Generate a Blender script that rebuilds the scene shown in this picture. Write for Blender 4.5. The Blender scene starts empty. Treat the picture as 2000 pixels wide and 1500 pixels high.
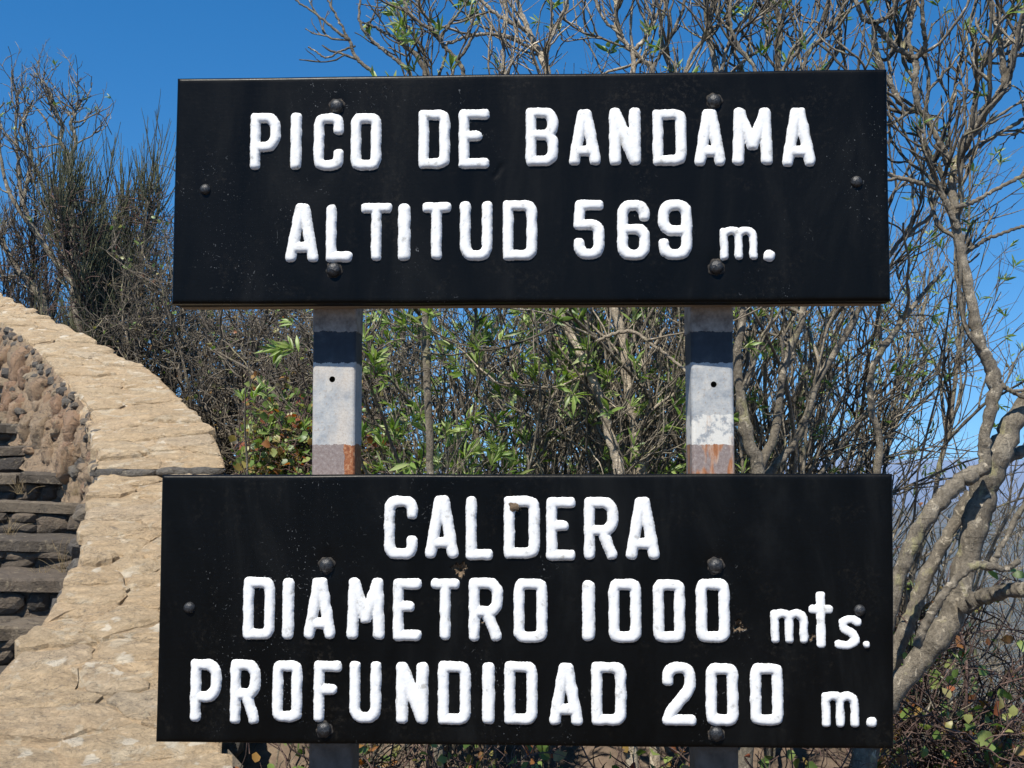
import bpy, bmesh, math, random
import numpy as np
from mathutils import Vector, Matrix

random.seed(11)
RNG = np.random.default_rng(11)
C = bpy.context.scene.collection
SC = bpy.context.scene
PI = math.pi

# ------------------------------------------------------------------ camera, sky, sun, exposure
F = 2200.0                      # focal length in photo pixels (photo 2000 x 1500)
EYE = np.array([0.0, 0.0, 1.6])
PITCH = math.atan(150 / F)
cam_d = bpy.data.cameras.new('camera')
cam_d.sensor_width = 36
cam_d.lens = 36 * F / 2000
cam_d.clip_start = 0.05
cam_d.clip_end = 120000
cam = bpy.data.objects.new('camera', cam_d)
C.objects.link(cam)
cam.location = EYE
cam.rotation_euler = (PI / 2 + PITCH, 0, 0)
SC.camera = cam

SUN_EL, SUN_AZ = math.radians(56), math.radians(24)      # behind the camera, to the left
sunvec = Vector((-math.sin(SUN_AZ) * math.cos(SUN_EL), -math.cos(SUN_AZ) * math.cos(SUN_EL), math.sin(SUN_EL)))
sd = bpy.data.lights.new('sun', 'SUN')
sd.energy = 4.6
sd.angle = math.radians(0.5)
sd.color = (1.0, 0.94, 0.84)
sun = bpy.data.objects.new('sun', sd)
C.objects.link(sun)
sun.rotation_euler = sunvec.to_track_quat('Z', 'Y').to_euler()
sun.location = (-4, -8, 14)

world = bpy.data.worlds.new('World')
SC.world = world
world.use_nodes = True
wn = world.node_tree
for n in list(wn.nodes):
    wn.nodes.remove(n)
w_out = wn.nodes.new('ShaderNodeOutputWorld')
w_bg = wn.nodes.new('ShaderNodeBackground')
w_sky = wn.nodes.new('ShaderNodeTexSky')
w_sky.sky_type = 'NISHITA'
w_sky.sun_disc = False
w_sky.sun_elevation = SUN_EL
w_sky.sun_rotation = PI + SUN_AZ
w_sky.altitude = 600
w_sky.air_density = 1.0
w_sky.dust_density = 0.1
w_sky.ozone_density = 2.5
w_hs = wn.nodes.new('ShaderNodeHueSaturation')
w_hs.inputs['Saturation'].default_value = 1.37
w_hs.inputs['Value'].default_value = 1.0
w_bg.inputs['Strength'].default_value = 0.10
# clear dry air: the sky keeps its blue down to the horizon
w_tc = wn.nodes.new('ShaderNodeTexCoord')
w_sep = wn.nodes.new('ShaderNodeSeparateXYZ')
w_ma = wn.nodes.new('ShaderNodeMath'); w_ma.operation = 'MULTIPLY_ADD'
w_ma.inputs[1].default_value = 0.87; w_ma.inputs[2].default_value = 0.13
w_abs = wn.nodes.new('ShaderNodeMath'); w_abs.operation = 'ABSOLUTE'
w_cmb = wn.nodes.new('ShaderNodeCombineXYZ')
wn.links.new(w_tc.outputs['Generated'], w_sep.inputs[0])
wn.links.new(w_sep.outputs['Z'], w_abs.inputs[0]); wn.links.new(w_abs.outputs[0], w_ma.inputs[0])
wn.links.new(w_sep.outputs['X'], w_cmb.inputs['X']); wn.links.new(w_sep.outputs['Y'], w_cmb.inputs['Y']); wn.links.new(w_ma.outputs[0], w_cmb.inputs['Z'])
w_nrm = wn.nodes.new('ShaderNodeVectorMath'); w_nrm.operation = 'NORMALIZE'
wn.links.new(w_cmb.outputs[0], w_nrm.inputs[0]); wn.links.new(w_nrm.outputs[0], w_sky.inputs['Vector'])
wn.links.new(w_sky.outputs[0], w_hs.inputs['Color'])
wn.links.new(w_hs.outputs[0], w_bg.inputs['Color'])
wn.links.new(w_bg.outputs[0], w_out.inputs[0])

SC.view_settings.view_transform = 'Standard'
SC.view_settings.look = 'None'
SC.view_settings.exposure = 0.65
SC.view_settings.gamma = 1.0
SC.view_settings.use_curve_mapping = False
SC.cycles.max_bounces = 6
SC.cycles.diffuse_bounces = 3
SC.cycles.volume_bounces = 0
SC.cycles.transparent_max_bounces = 4

# ------------------------------------------------------------------ helpers
def ray(px, py):
    u, v = (px - 1000) / F, (750 - py) / F
    return np.array([u, math.cos(PITCH) - v * math.sin(PITCH), math.sin(PITCH) + v * math.cos(PITCH)])

def P(px, py, D):
    """point of the world at distance D (metres along +Y) seen at photo pixel px, py"""
    r = ray(px, py)
    return EYE + r * (D / r[1])

def tag(o, label=None, cat=None, group=None, kind=None):
    if label: o['label'] = label
    if cat: o['category'] = cat
    if group: o['group'] = group
    if kind: o['kind'] = kind
    return o

def empty(name, loc, label=None, cat=None, group=None, rz=0.0):
    o = bpy.data.objects.new(name, None)
    C.objects.link(o)
    o.location = loc
    o.rotation_euler = (0, 0, rz)
    o.empty_display_size = 0.1
    return tag(o, label, cat, group)

def np_mesh(name, V, faces_list, smooth=True, mats=(), mat_idx=None):
    """faces_list: list of (M,k) int arrays"""
    V = np.asarray(V, dtype=np.float32)
    me = bpy.data.meshes.new(name)
    me.vertices.add(len(V))
    me.vertices.foreach_set('co', V.ravel())
    loops = np.concatenate([f.ravel() for f in faces_list]).astype(np.int32)
    totals = np.concatenate([np.full(len(f), f.shape[1], dtype=np.int32) for f in faces_list])
    starts = np.concatenate([[0], np.cumsum(totals)[:-1]]).astype(np.int32)
    me.loops.add(len(loops))
    me.loops.foreach_set('vertex_index', loops)
    me.polygons.add(len(totals))
    me.polygons.foreach_set('loop_start', starts)
    me.polygons.foreach_set('loop_total', totals)
    me.polygons.foreach_set('use_smooth', np.full(len(totals), bool(smooth)))
    for m in mats:
        me.materials.append(m)
    if mat_idx is not None:
        me.polygons.foreach_set('material_index', np.asarray(mat_idx, dtype=np.int32))
    me.update()
    me.validate()
    return me

def link(name, me, parent=None, loc=None, mat=None, kind=None):
    o = bpy.data.objects.new(name, me)
    C.objects.link(o)
    if parent is not None: o.parent = parent
    if loc is not None: o.location = loc
    if mat is not None and not me.materials: me.materials.append(mat)
    if kind: o['kind'] = kind
    return o

def fnoise(x, y, z=0.0, seed=0.0):
    """cheap smooth pseudo noise in -1..1"""
    return (np.sin(x * 1.0 + 1.7 * seed + 1.3 * np.sin(y * .9 + z + seed)) +
            np.sin(y * 1.13 + 2.1 * seed + 1.1 * np.sin(z * 1.2 + x * .7)) +
            np.sin(z * 1.07 + .9 * seed + 1.7 * np.sin(x * 1.1 - y * .6 + seed))) / 3.0

# ------------------------------------------------------------------ materials
def new_mat(name):
    m = bpy.data.materials.new(name)
    m.use_nodes = True
    nt = m.node_tree
    b = nt.nodes['Principled BSDF']
    return m, nt, b

def N(nt, typ, **kw):
    n = nt.nodes.new(typ)
    for k, v in kw.items():
        if k in n.inputs: n.inputs[k].default_value = v
        else: setattr(n, k, v)
    return n

def coords(nt, scale=(1, 1, 1), kind='Object'):
    tc = N(nt, 'ShaderNodeTexCoord')
    mp = N(nt, 'ShaderNodeMapping')
    mp.inputs['Scale'].default_value = scale
    if kind == 'World':
        g = N(nt, 'ShaderNodeNewGeometry')
        nt.links.new(g.outputs['Position'], mp.inputs['Vector'])
    else:
        nt.links.new(tc.outputs[kind], mp.inputs['Vector'])
    return mp.outputs[0]

def noise(nt, vec, scale, detail=6, rough=.6, dist=0.0):
    n = N(nt, 'ShaderNodeTexNoise')
    n.inputs['Scale'].default_value = scale
    n.inputs['Detail'].default_value = detail
    n.inputs['Roughness'].default_value = rough
    n.inputs['Distortion'].default_value = dist
    nt.links.new(vec, n.inputs['Vector'])
    return n.outputs['Fac']

def ramp(nt, fac, stops, interp='LINEAR'):
    r = N(nt, 'ShaderNodeValToRGB')
    r.color_ramp.interpolation = interp
    e = r.color_ramp.elements
    while len(e) > 1: e.remove(e[-1])
    for i, (p, c) in enumerate(stops):
        if i == 0: el = e[0]; el.position = p
        else: el = e.new(p)
        el.color = (c, c, c, 1) if not hasattr(c, '__len__') else (*c, 1)
    nt.links.new(fac, r.inputs['Fac'])
    return r.outputs['Color']

def mix(nt, fac, a, b, mode='MIX'):
    m = N(nt, 'ShaderNodeMix')
    m.data_type = 'RGBA'
    m.blend_type = mode
    ins = [s for s in m.inputs if s.type == 'RGBA']
    fi = [s for s in m.inputs if s.type == 'VALUE'][0]
    if hasattr(fac, 'links'): nt.links.new(fac, fi)
    else: fi.default_value = fac
    for s, v in zip(ins, (a, b)):
        if hasattr(v, 'links'): nt.links.new(v, s)
        else: s.default_value = (*v, 1)
    return [s for s in m.outputs if s.type == 'RGBA'][0]

def math_n(nt, op, a, b=None, clamp=False):
    m = N(nt, 'ShaderNodeMath')
    m.operation = op
    m.use_clamp = clamp
    for i, v in enumerate((a, b)):
        if v is None: continue
        if hasattr(v, 'links'): nt.links.new(v, m.inputs[i])
        else: m.inputs[i].default_value = v
    return m.outputs[0]

def bump(nt, b, h, strength=.5, dist=.01):
    bp = N(nt, 'ShaderNodeBump')
    bp.inputs['Strength'].default_value = strength
    bp.inputs['Distance'].default_value = dist
    nt.links.new(h, bp.inputs['Height'])
    nt.links.new(bp.outputs[0], b.inputs['Normal'])

def m_black_paint():
    m, nt, b = new_mat('black_gloss_paint')
    v = coords(nt)
    vs = coords(nt, (1, 1, .25))
    smudge = noise(nt, vs, 7, 6, .65, .6)
    base = ramp(nt, smudge, [(.35, (.0012, .0012, .0010)), (.55, (.0026, .0027, .0026)), (.72, (.007, .0073, .0070)), (.85, (.014, .014, .013))])
    v2 = N(nt, 'ShaderNodeTexVoronoi')
    v2.inputs['Scale'].default_value = 70
    nt.links.new(v, v2.inputs['Vector'])
    dots = ramp(nt, v2.outputs['Distance'], [(.035, 1.0), (.06, 0.0)])
    sel = ramp(nt, noise(nt, v, 3.1, 3), [(.53, 0.0), (.6, 1.0)])
    sp = math_n(nt, 'MULTIPLY', dots, sel)
    scr = ramp(nt, noise(nt, coords(nt, (1, 1, 1)), 60, 2, .5, 4.0), [(.69, 0.0), (.72, .45)])
    sp2 = math_n(nt, 'MAXIMUM', sp, math_n(nt, 'MULTIPLY', scr, sel))
    col = mix(nt, sp2, base, (.20, .21, .21))
    gsel = ramp(nt, noise(nt, v, 5.5, 6, .7, .8), [(.52, 0.0), (.66, 1.0)])
    gr2 = ramp(nt, noise(nt, v, 95, 5, .75), [(.50, 0.0), (.70, .6)])
    col = mix(nt, math_n(nt, 'MULTIPLY', gsel, gr2), col, (.030, .026, .020))
    nt.links.new(col, b.inputs['Base Color'])
    b.inputs['Specular IOR Level'].default_value = .13
    rr = ramp(nt, smudge, [(.3, .30), (.75, .42)])
    nt.links.new(rr, b.inputs['Roughness'])
    gr = noise(nt, coords(nt, (2, 2, 40)), 6, 5, .6, .3)
    fine = noise(nt, v, 120, 4, .6)
    big = noise(nt, v, 9, 3, .5)
    h = math_n(nt, 'ADD', math_n(nt, 'MULTIPLY', gr, .12), math_n(nt, 'MULTIPLY', fine, .35))
    h = math_n(nt, 'ADD', h, math_n(nt, 'MULTIPLY', big, 1.6))
    bump(nt, b, h, .35, .0022)
    return m

def m_white_paint():
    m, nt, b = new_mat('thick_white_paint')
    v = coords(nt, kind='World')
    g = noise(nt, v, 45, 6, .65)
    col = ramp(nt, g, [(.30, (.42, .41, .38)), (.40, (.70, .70, .68)), (.6, (.76, .76, .75))])
    nt.links.new(col, b.inputs['Base Color'])
    b.inputs['Roughness'].default_value = .5
    h = math_n(nt, 'ADD', noise(nt, v, 260, 3, .6), math_n(nt, 'MULTIPLY', noise(nt, v, 90, 4, .6), .8))
    bump(nt, b, h, .35, .0009)
    return m

def m_wood(name, c0, c1, ax=(1.2, 12, 12)):
    m, nt, b = new_mat(name)
    v = coords(nt, ax)
    g = noise(nt, v, 6, 8, .7, .4)
    nt.links.new(ramp(nt, g, [(.3, c0), (.7, c1)]), b.inputs['Base Color'])
    b.inputs['Roughness'].default_value = .8
    bump(nt, b, g, .6, .004)
    return m

def m_bolt():
    m, nt, b = new_mat('painted_iron')
    v = coords(nt, kind='World')
    g = noise(nt, v, 160, 5, .7)
    nt.links.new(ramp(nt, g, [(.4, (.010, .011, .012)), (.62, (.03, .03, .03)), (.75, (.10, .075, .05))]), b.inputs['Base Color'])
    b.inputs['Roughness'].default_value = .38
    bump(nt, b, g, .9, .002)
    return m

def m_galv(name, zs, right):
    """zs: heights (z at 648, 810, 868 px) of the paint, rust and shadow-darkened bands on the post"""
    m, nt, b = new_mat(name)
    tc = N(nt, 'ShaderNodeTexCoord')
    sp = N(nt, 'ShaderNodeSeparateXYZ')
    nt.links.new(tc.outputs['Object'], sp.inputs[0])
    v = coords(nt)
    n1 = noise(nt, v, 28, 7, .7)
    n2 = noise(nt, v, 150, 4, .7)
    n3 = noise(nt, coords(nt, (1, 1, .22)), 60, 6, .7)
    galv = ramp(nt, n1, [(.32, (.20, .225, .25)), (.5, (.38, .39, .385)), (.68, (.52, .50, .45))])
    galv = mix(nt, ramp(nt, n2, [(.56, 0.0), (.64, .7)]), galv, (.30, .24, .18))
    rustc = ramp(nt, n3, [(.3, (.09, .035, .018)), (.48, (.33, .13, .05)), (.62, (.42, .33, .26)), (.78, (.2, .1, .06))])
    mauve = ramp(nt, n2, [(.3, (.17, .125, .11)), (.6, (.26, .215, .195)), (.75, (.46, .43, .40))])
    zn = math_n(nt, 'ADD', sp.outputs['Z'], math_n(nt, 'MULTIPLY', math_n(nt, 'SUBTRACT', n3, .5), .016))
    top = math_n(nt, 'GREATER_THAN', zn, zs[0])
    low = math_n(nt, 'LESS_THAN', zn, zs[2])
    stain_shade = math_n(nt, 'GREATER_THAN', zn, zs[3])  # dark stain, with the upper board's cast shadow also put into the colour
    galv = mix(nt, stain_shade, galv, ramp(nt, n1, [(.35, (.016, .019, .024)), (.55, (.028, .033, .040)), (.75, (.07, .075, .078))]))
    topc = mix(nt, ramp(nt, n1, [(.35, 0.0), (.6, 1.0)]), (.13, .10, .08), (.36, .31, .26))
    col = mix(nt, top, galv, topc)
    if right:
        wl = math_n(nt, 'MULTIPLY', math_n(nt, 'LESS_THAN', zn, zs[1]), ramp(nt, n1, [(.44, 0.0), (.5, 1.0)]))
        col = mix(nt, wl, col, mix(nt, ramp(nt, n3, [(.55, 0.0), (.7, .8)]), (.62, .60, .54), (.42, .25, .14)))
        lowc = mix(nt, ramp(nt, noise(nt, coords(nt, (1, 1, .3)), 34, 3, .5), [(.46, 0.0), (.52, 1.0)]), mauve, rustc)
    else:
        tex = math_n(nt, 'GREATER_THAN', math_n(nt, 'ADD', sp.outputs['X'], math_n(nt, 'MULTIPLY', n1, .03)), .038)
        lowc = mix(nt, tex, mauve, ramp(nt, n2, [(.35, (.16, .05, .02)), (.52, (.30, .105, .035)), (.66, (.42, .24, .13))]))
        pale = ramp(nt, noise(nt, coords(nt, (1, 1, .5)), 12, 3, .5), [(.45, 0.0), (.6, .7)])
        speck = ramp(nt, noise(nt, v, 230, 4, .7), [(.50, 0.0), (.60, .55)])
        patch = mix(nt, speck, (.56, .50, .42), (.34, .25, .18))
        col = mix(nt, math_n(nt, 'MULTIPLY', pale, math_n(nt, 'LESS_THAN', zn, zs[3])), col, patch)
    col = mix(nt, low, col, lowc)
    foot = math_n(nt, 'LESS_THAN', zn, zs[2] - .12)
    col = mix(nt, foot, col, ramp(nt, n1, [(.35, (.06, .052, .043)), (.65, (.13, .115, .098))]))
    nt.links.new(col, b.inputs['Base Color'])
    b.inputs['Metallic'].default_value = .12
    b.inputs['Roughness'].default_value = .6
    bump(nt, b, math_n(nt, 'ADD', n2, n1), .35, .0015)
    return m

def m_coping():
    m, nt, b = new_mat('weathered_tan_flagstone')
    v = coords(nt, (1, 1, 1.5), 'World')
    oi = N(nt, 'ShaderNodeObjectInfo')
    n1 = noise(nt, v, 5, 7, .65, .8)
    base = ramp(nt, n1, [(.3, (.33, .24, .15)), (.42, (.52, .385, .25)), (.56, (.66, .53, .37)), (.66, (.42, .36, .28)), (.8, (.30, .275, .24))])
    tint = ramp(nt, oi.outputs['Random'], [(0, (.44, .34, .21)), (.3, (.60, .42, .23)), (.55, (.50, .39, .25)), (.8, (.58, .39, .21)), (1, (.46, .42, .35))])
    base = mix(nt, .5, base, tint)
    lich = ramp(nt, noise(nt, v, 9, 5, .6, .5), [(.56, 0.0), (.61, .8)])
    base = mix(nt, lich, base, (.70, .62, .48))
    dark = ramp(nt, noise(nt, coords(nt, (1, 1.6, 2), 'World'), 17, 8, .75, 1.6), [(.565, 0.0), (.64, .85)])
    base = mix(nt, dark, base, (.12, .11, .10))
    fine = noise(nt, v, 70, 6, .75)
    base = mix(nt, .45, base, ramp(nt, fine, [(.3, (.17, .125, .08)), (.7, (.72, .57, .38))]))
    # pale round lichen blotches and short dark fissures
    vo = N(nt, 'ShaderNodeTexVoronoi'); vo.inputs['Scale'].default_value = 9; vo.inputs['Randomness'].default_value = 1
    wv = N(nt, 'ShaderNodeVectorMath'); wv.operation = 'ADD'
    nz3 = N(nt, 'ShaderNodeTexNoise'); nz3.inputs['Scale'].default_value = 18; nz3.inputs['Detail'].default_value = 5
    nt.links.new(v, nz3.inputs['Vector'])
    sc3 = N(nt, 'ShaderNodeVectorMath'); sc3.operation = 'SCALE'; sc3.inputs['Scale'].default_value = .09
    nt.links.new(nz3.outputs['Color'], sc3.inputs[0]); nt.links.new(v, wv.inputs[0]); nt.links.new(sc3.outputs[0], wv.inputs[1])
    nt.links.new(wv.outputs[0], vo.inputs['Vector'])
    blot = ramp(nt, vo.outputs['Distance'], [(.20, .75), (.27, 0.0)])
    bsel = ramp(nt, noise(nt, v, 4.5, 3, .5), [(.5, 0.0), (.56, 1.0)])
    base = mix(nt, math_n(nt, 'MULTIPLY', blot, bsel), base, (.74, .68, .57))
    fiss = ramp(nt, noise(nt, coords(nt, (1, 2.6, 2.6), 'World'), 9, 6, .7, 1.2), [(.485, 0.0), (.498, .9), (.511, 0.0)])
    fsel = ramp(nt, noise(nt, v, 6.5, 2, .5), [(.52, 0.0), (.6, 1.0)])
    fm = math_n(nt, 'MULTIPLY', fiss, fsel)
    base = mix(nt, fm, base, (.09, .075, .06))
    base = mix(nt, 1.0, base, (.95, .92, .86), 'MULTIPLY')
    nt.links.new(base, b.inputs['Base Color'])
    b.inputs['Roughness'].default_value = .9
    lay = noise(nt, coords(nt, (1, 1.5, 1.5), 'World'), 15, 9, .74, .7)
    h = math_n(nt, 'ADD', lay, math_n(nt, 'MULTIPLY', fine, .2))
    bump(nt, b, h, 1.0, .042)
    return m

def m_rock(name, cols, scale=9, lich=(.40, .36, .24), bdist=.03):
    m, nt, b = new_mat(name)
    v = coords(nt, kind='World')
    oi = N(nt, 'ShaderNodeObjectInfo')
    k = len(cols)
    tint = ramp(nt, oi.outputs['Random'], [(i / max(1, k - 1), c) for i, c in enumerate(cols)])
    n1 = noise(nt, v, scale, 8, .7, .5)
    c = mix(nt, ramp(nt, n1, [(.36, .8), (.50, 0.0)]), tint, (.075, .060, .045))
    c = mix(nt, ramp(nt, noise(nt, v, scale * 2.3, 5, .6), [(.58, 0.0), (.66, .6)]), c, lich)
    nt.links.new(c, b.inputs['Base Color'])
    b.inputs['Roughness'].default_value = .92
    h = math_n(nt, 'ADD', n1, math_n(nt, 'MULTIPLY', noise(nt, v, scale * 9, 5, .7), .35))
    bump(nt, b, h, 1.0, bdist)
    return m

def m_bark(name, dark, mid, light, lichen=0.25):
    m, nt, b = new_mat(name)
    v = coords(nt, (1, 1, .6), 'World')
    n1 = noise(nt, v, 14, 6, .7, .4)
    n2 = noise(nt, v, 90, 5, .7)
    base = ramp(nt, n1, [(.3, dark), (.5, mid), (.7, light)])
    base = mix(nt, .4, base, ramp(nt, n2, [(.3, dark), (.7, light)]))
    base = mix(nt, ramp(nt, noise(nt, v, 22, 4, .6), [(.58, 0.0), (.68, lichen * 2)]), base, (.30, .28, .13))
    # ring scars and pale lichen blotches
    rings = ramp(nt, noise(nt, coords(nt, (.5, .5, 4.5), 'World'), 22, 4, .6, 1.0), [(.60, 0.0), (.66, .7)])
    base = mix(nt, rings, base, tuple(c * .35 for c in mid))
    base = mix(nt, ramp(nt, noise(nt, coords(nt, (1, 1, 1), 'World'), 34, 5, .6, .6), [(.60, 0.0), (.64, .65)]), base, tuple(min(.6, c * 1.55) for c in light))
    isl = N(nt, 'ShaderNodeNewGeometry')
    var = ramp(nt, isl.outputs['Random Per Island'], [(0, .5), (.35, 1.0), (.7, 1.65), (1, 2.4)])
    oi = N(nt, 'ShaderNodeObjectInfo')
    base = mix(nt, .85, base, mix(nt, 1.0, base, var, 'MULTIPLY'))
    nt.links.new(base, b.inputs['Base Color'])
    b.inputs['Roughness'].default_value = .85
    bump(nt, b, math_n(nt, 'ADD', math_n(nt, 'ADD', n2, n1), math_n(nt, 'MULTIPLY', noise(nt, coords(nt, (1, 1, .35), 'World'), 70, 7, .75, 1.0), 1.2)), 1.0, .009)
    return m

def m_leaf(name, stops, trans=.35, rough=.45):
    m, nt, b = new_mat(name)
    g = N(nt, 'ShaderNodeNewGeometry')
    oi = N(nt, 'ShaderNodeObjectInfo')
    s = math_n(nt, 'FRACT', math_n(nt, 'ADD', g.outputs['Random Per Island'], math_n(nt, 'MULTIPLY', oi.outputs['Random'], 7.31)))
    col = ramp(nt, s, stops)
    v = coords(nt, kind='World')
    col = mix(nt, ramp(nt, noise(nt, v, 60, 3), [(.6, 0.0), (.75, .35)]), col, (.16, .12, .04))
    nt.links.new(col, b.inputs['Base Color'])
    b.inputs['Roughness'].default_value = rough
    tr = N(nt, 'ShaderNodeBsdfTranslucent')
    hs = N(nt, 'ShaderNodeHueSaturation')
    hs.inputs['Saturation'].default_value = 1.15
    hs.inputs['Value'].default_value = 1.6
    nt.links.new(col, hs.inputs['Color'])
    nt.links.new(hs.outputs[0], tr.inputs['Color'])
    mx = N(nt, 'ShaderNodeMixShader')
    mx.inputs[0].default_value = trans
    nt.links.new(b.outputs[0], mx.inputs[1])
    nt.links.new(tr.outputs[0], mx.inputs[2])
    nt.links.new(mx.outputs[0], nt.nodes['Material Output'].inputs[0])
    return m

def m_flat(name, c, rough=.8):
    m, nt, b = new_mat(name)
    v = coords(nt, kind='World')
    n1 = noise(nt, v, 1.2, 4)
    nt.links.new(mix(nt, ramp(nt, n1, [(.3, 0.0), (.7, .3)]), c, tuple(x * .7 for x in c)), b.inputs['Base Color'])
    b.inputs['Roughness'].default_value = rough
    return m

MAT_BLACK = m_black_paint()
MAT_WHITE = m_white_paint()
MAT_WOOD = m_wood('bare_weathered_wood', (.10, .075, .055), (.30, .24, .18))
MAT_CHIP = m_wood('broken_wood', (.02, .014, .009), (.22, .15, .085), (20, 20, 20))
MAT_BOLT = m_bolt()
MAT_RING = m_rock('flaking_paint_rust', [(.030, .024, .018), (.018, .016, .014)], 60, (.11, .085, .06), .002)
MAT_COPING = m_coping()
MAT_MORTAR = m_rock('tan_mortar', [(.42, .31, .185), (.46, .33, .19)], 12, (.45, .4, .32), .03)
MAT_FACE = m_rock('reddish_lava_stone', [(.40, .26, .155), (.36, .27, .175), (.44, .29, .18), (.34, .21, .13), (.42, .33, .22)], 19, (.48, .40, .26), .06)
MAT_GREYSTONE = m_rock('dark_grey_basalt', [(.13, .12, .105), (.20, .18, .15), (.09, .085, .08), (.26, .215, .16)], 20, (.34, .29, .2), .05)
MAT_SLAB = m_rock('dark_slab_stone', [(.16, .125, .09), (.10, .083, .064), (.24, .19, .13)], 14, (.34, .28, .19), .05)
MAT_RISER = m_rock('riser_stone', [(.10, .08, .06), (.20, .155, .11), (.06, .052, .045)], 16, (.30, .25, .17), .06)
MAT_CONC = m_rock('rubble_concrete', [(.42, .30, .19), (.42, .30, .19)], 26, (.48, .40, .28), .06)
MAT_SOIL = None
MAT_BARK_G = m_bark('grey_brown_bark', (.035, .029, .021), (.115, .096, .07), (.27, .235, .178))
MAT_BARK_P = m_bark('pale_bark', (.13, .105, .075), (.24, .20, .145), (.36, .31, .235), .1)
MAT_BARK_D = m_bark('dark_bark', (.028, .023, .016), (.075, .06, .042), (.18, .15, .11), .2)
MAT_BARK_R = m_bark('reddish_stem', (.035, .02, .018), (.08, .045, .036), (.15, .10, .08), .05)
MAT_BARK_GR = m_bark('green_broom_stem', (.045, .055, .028), (.09, .10, .05), (.17, .16, .085), .0)
MAT_LEAF = m_leaf('lanceolate_leaf', [(0, (.07, .13, .025)), (.35, (.15, .24, .045)), (.7, (.25, .34, .09)), (.9, (.40, .46, .20)), (1, (.08, .13, .03))])
MAT_IVY = m_leaf('round_leaf', [(0, (.06, .11, .03)), (.3, (.14, .22, .05)), (.55, (.26, .32, .10)), (.74, (.30, .17, .05)), (.86, (.26, .07, .035)), (.93, (.32, .30, .12)), (1, (.06, .05, .03))])
MAT_DRY = m_leaf('dry_leaf', [(0, (.16, .11, .06)), (.5, (.26, .19, .10)), (1, (.10, .10, .05))], .25, .8)
MAT_STRAW = m_leaf('straw', [(0, (.30, .22, .11)), (1, (.42, .33, .18))], .2, .8)

# ------------------------------------------------------------------ ground, far hills, haze
WALL_ROWS = [  # py, D, px_left, px_right : photo rows across the parapet's sloping top
    (1700, 2.78, -470, 445), (1600, 2.97, -330, 445), (1480, 3.23, -160, 432), (1400, 3.43, -75, 436), (1300, 3.70, 8, 440),
    (1245, 3.88, 60, 440), (1190, 4.08, 102, 440), (1110, 4.38, 150, 440), (1000, 4.905, 171, 440), (927, 5.40, 186, 438)]
WALL_ROWS2 = [(911, 5.40, 186, 440), (880, 5.64, 189, 430), (850, 5.855, 188, 419), (800, 6.26, 172, 375), (750, 6.72, 132, 326),
    (715, 7.09, 103, 283), (680, 7.5, 68, 206), (650, 7.89, 30, 148), (625, 8.25, -5, 100), (600, 8.64, -52, 50),
    (572, 9.13, -112, -2), (550, 9.55, -165, -62), (520, 10.2, -240, -140)]

def wall_right_x(y):
    rows = WALL_ROWS + WALL_ROWS2[1:]
    ds = [r[1] for r in rows]; xs = [P(r[3], r[0], r[1])[0] for r in rows]
    return np.interp(y, ds, xs)

def ground_h(x, y):
    r = np.hypot(x, y)
    yy = np.maximum(y - 4.4, 0)
    near = -0.55 * yy
    bank = 1.0 * np.clip((y - 3.1) / 1.5, 0, 1) - .35 * np.clip(y - 9.5, 0, None)
    bk = np.clip((1.75 - x) / .7, 0, 1); bk = bk * bk * (3 - 2 * bk)
    near = near * (1 - bk) + bank * bk
    # embankment on the left, under the parapet and its stair
    wx = wall_right_x(y)
    emb = np.clip((wx - 0.05 - x) / .5, 0, 1)
    emb = emb * emb * (3 - 2 * emb)
    hill = np.clip((y - 5.5) * .375 + 1.6 - .75, -.05, 2.6)
    fade = np.clip(1 - (y - 11) / 6, 0, 1)
    wide = np.clip((wx + 1.8 - x) / 1.8, 0, 1) * .45 * np.clip((y - 5.2) * .3, 0, 2.2)
    near = np.where(y > 0, near * (1 - emb * fade) + emb * fade * hill, near) + wide * fade
    az = np.arctan2(x, y)
    front = np.clip(np.cos(az) * 1.4 + .2, 0, 1)
    drop = -260 * (1 - np.exp(-np.maximum(r - 12, 0) / 420.0))
    valley = drop * front - 8 * (1 - front) * (1 - np.exp(-r / 60))
    lump = (18 * fnoise(x / 90, y / 75, 0, 2) + 9 * fnoise(x / 37, y / 31, 0, 5)) * np.clip((r - 60) / 500, 0, 1)
    ridge_r = 3600 + 700 * np.sin(az * 5 + 1)
    ridge = np.exp(-((r - ridge_r) / 900) ** 2) * (120 + 22 * fnoise(az * 26, r / 500, 0, 1) + 10 * fnoise(az * 90, 0, 0, 3)) * front
    far = -310 * np.clip((r - 4600) / 2500, 0, 1)
    w = np.clip((r - 11) / 15, 0, 1)
    near_c = np.maximum(near, -12)
    return near_c * (1 - w) + w * (valley - 6) + lump + ridge + far

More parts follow.
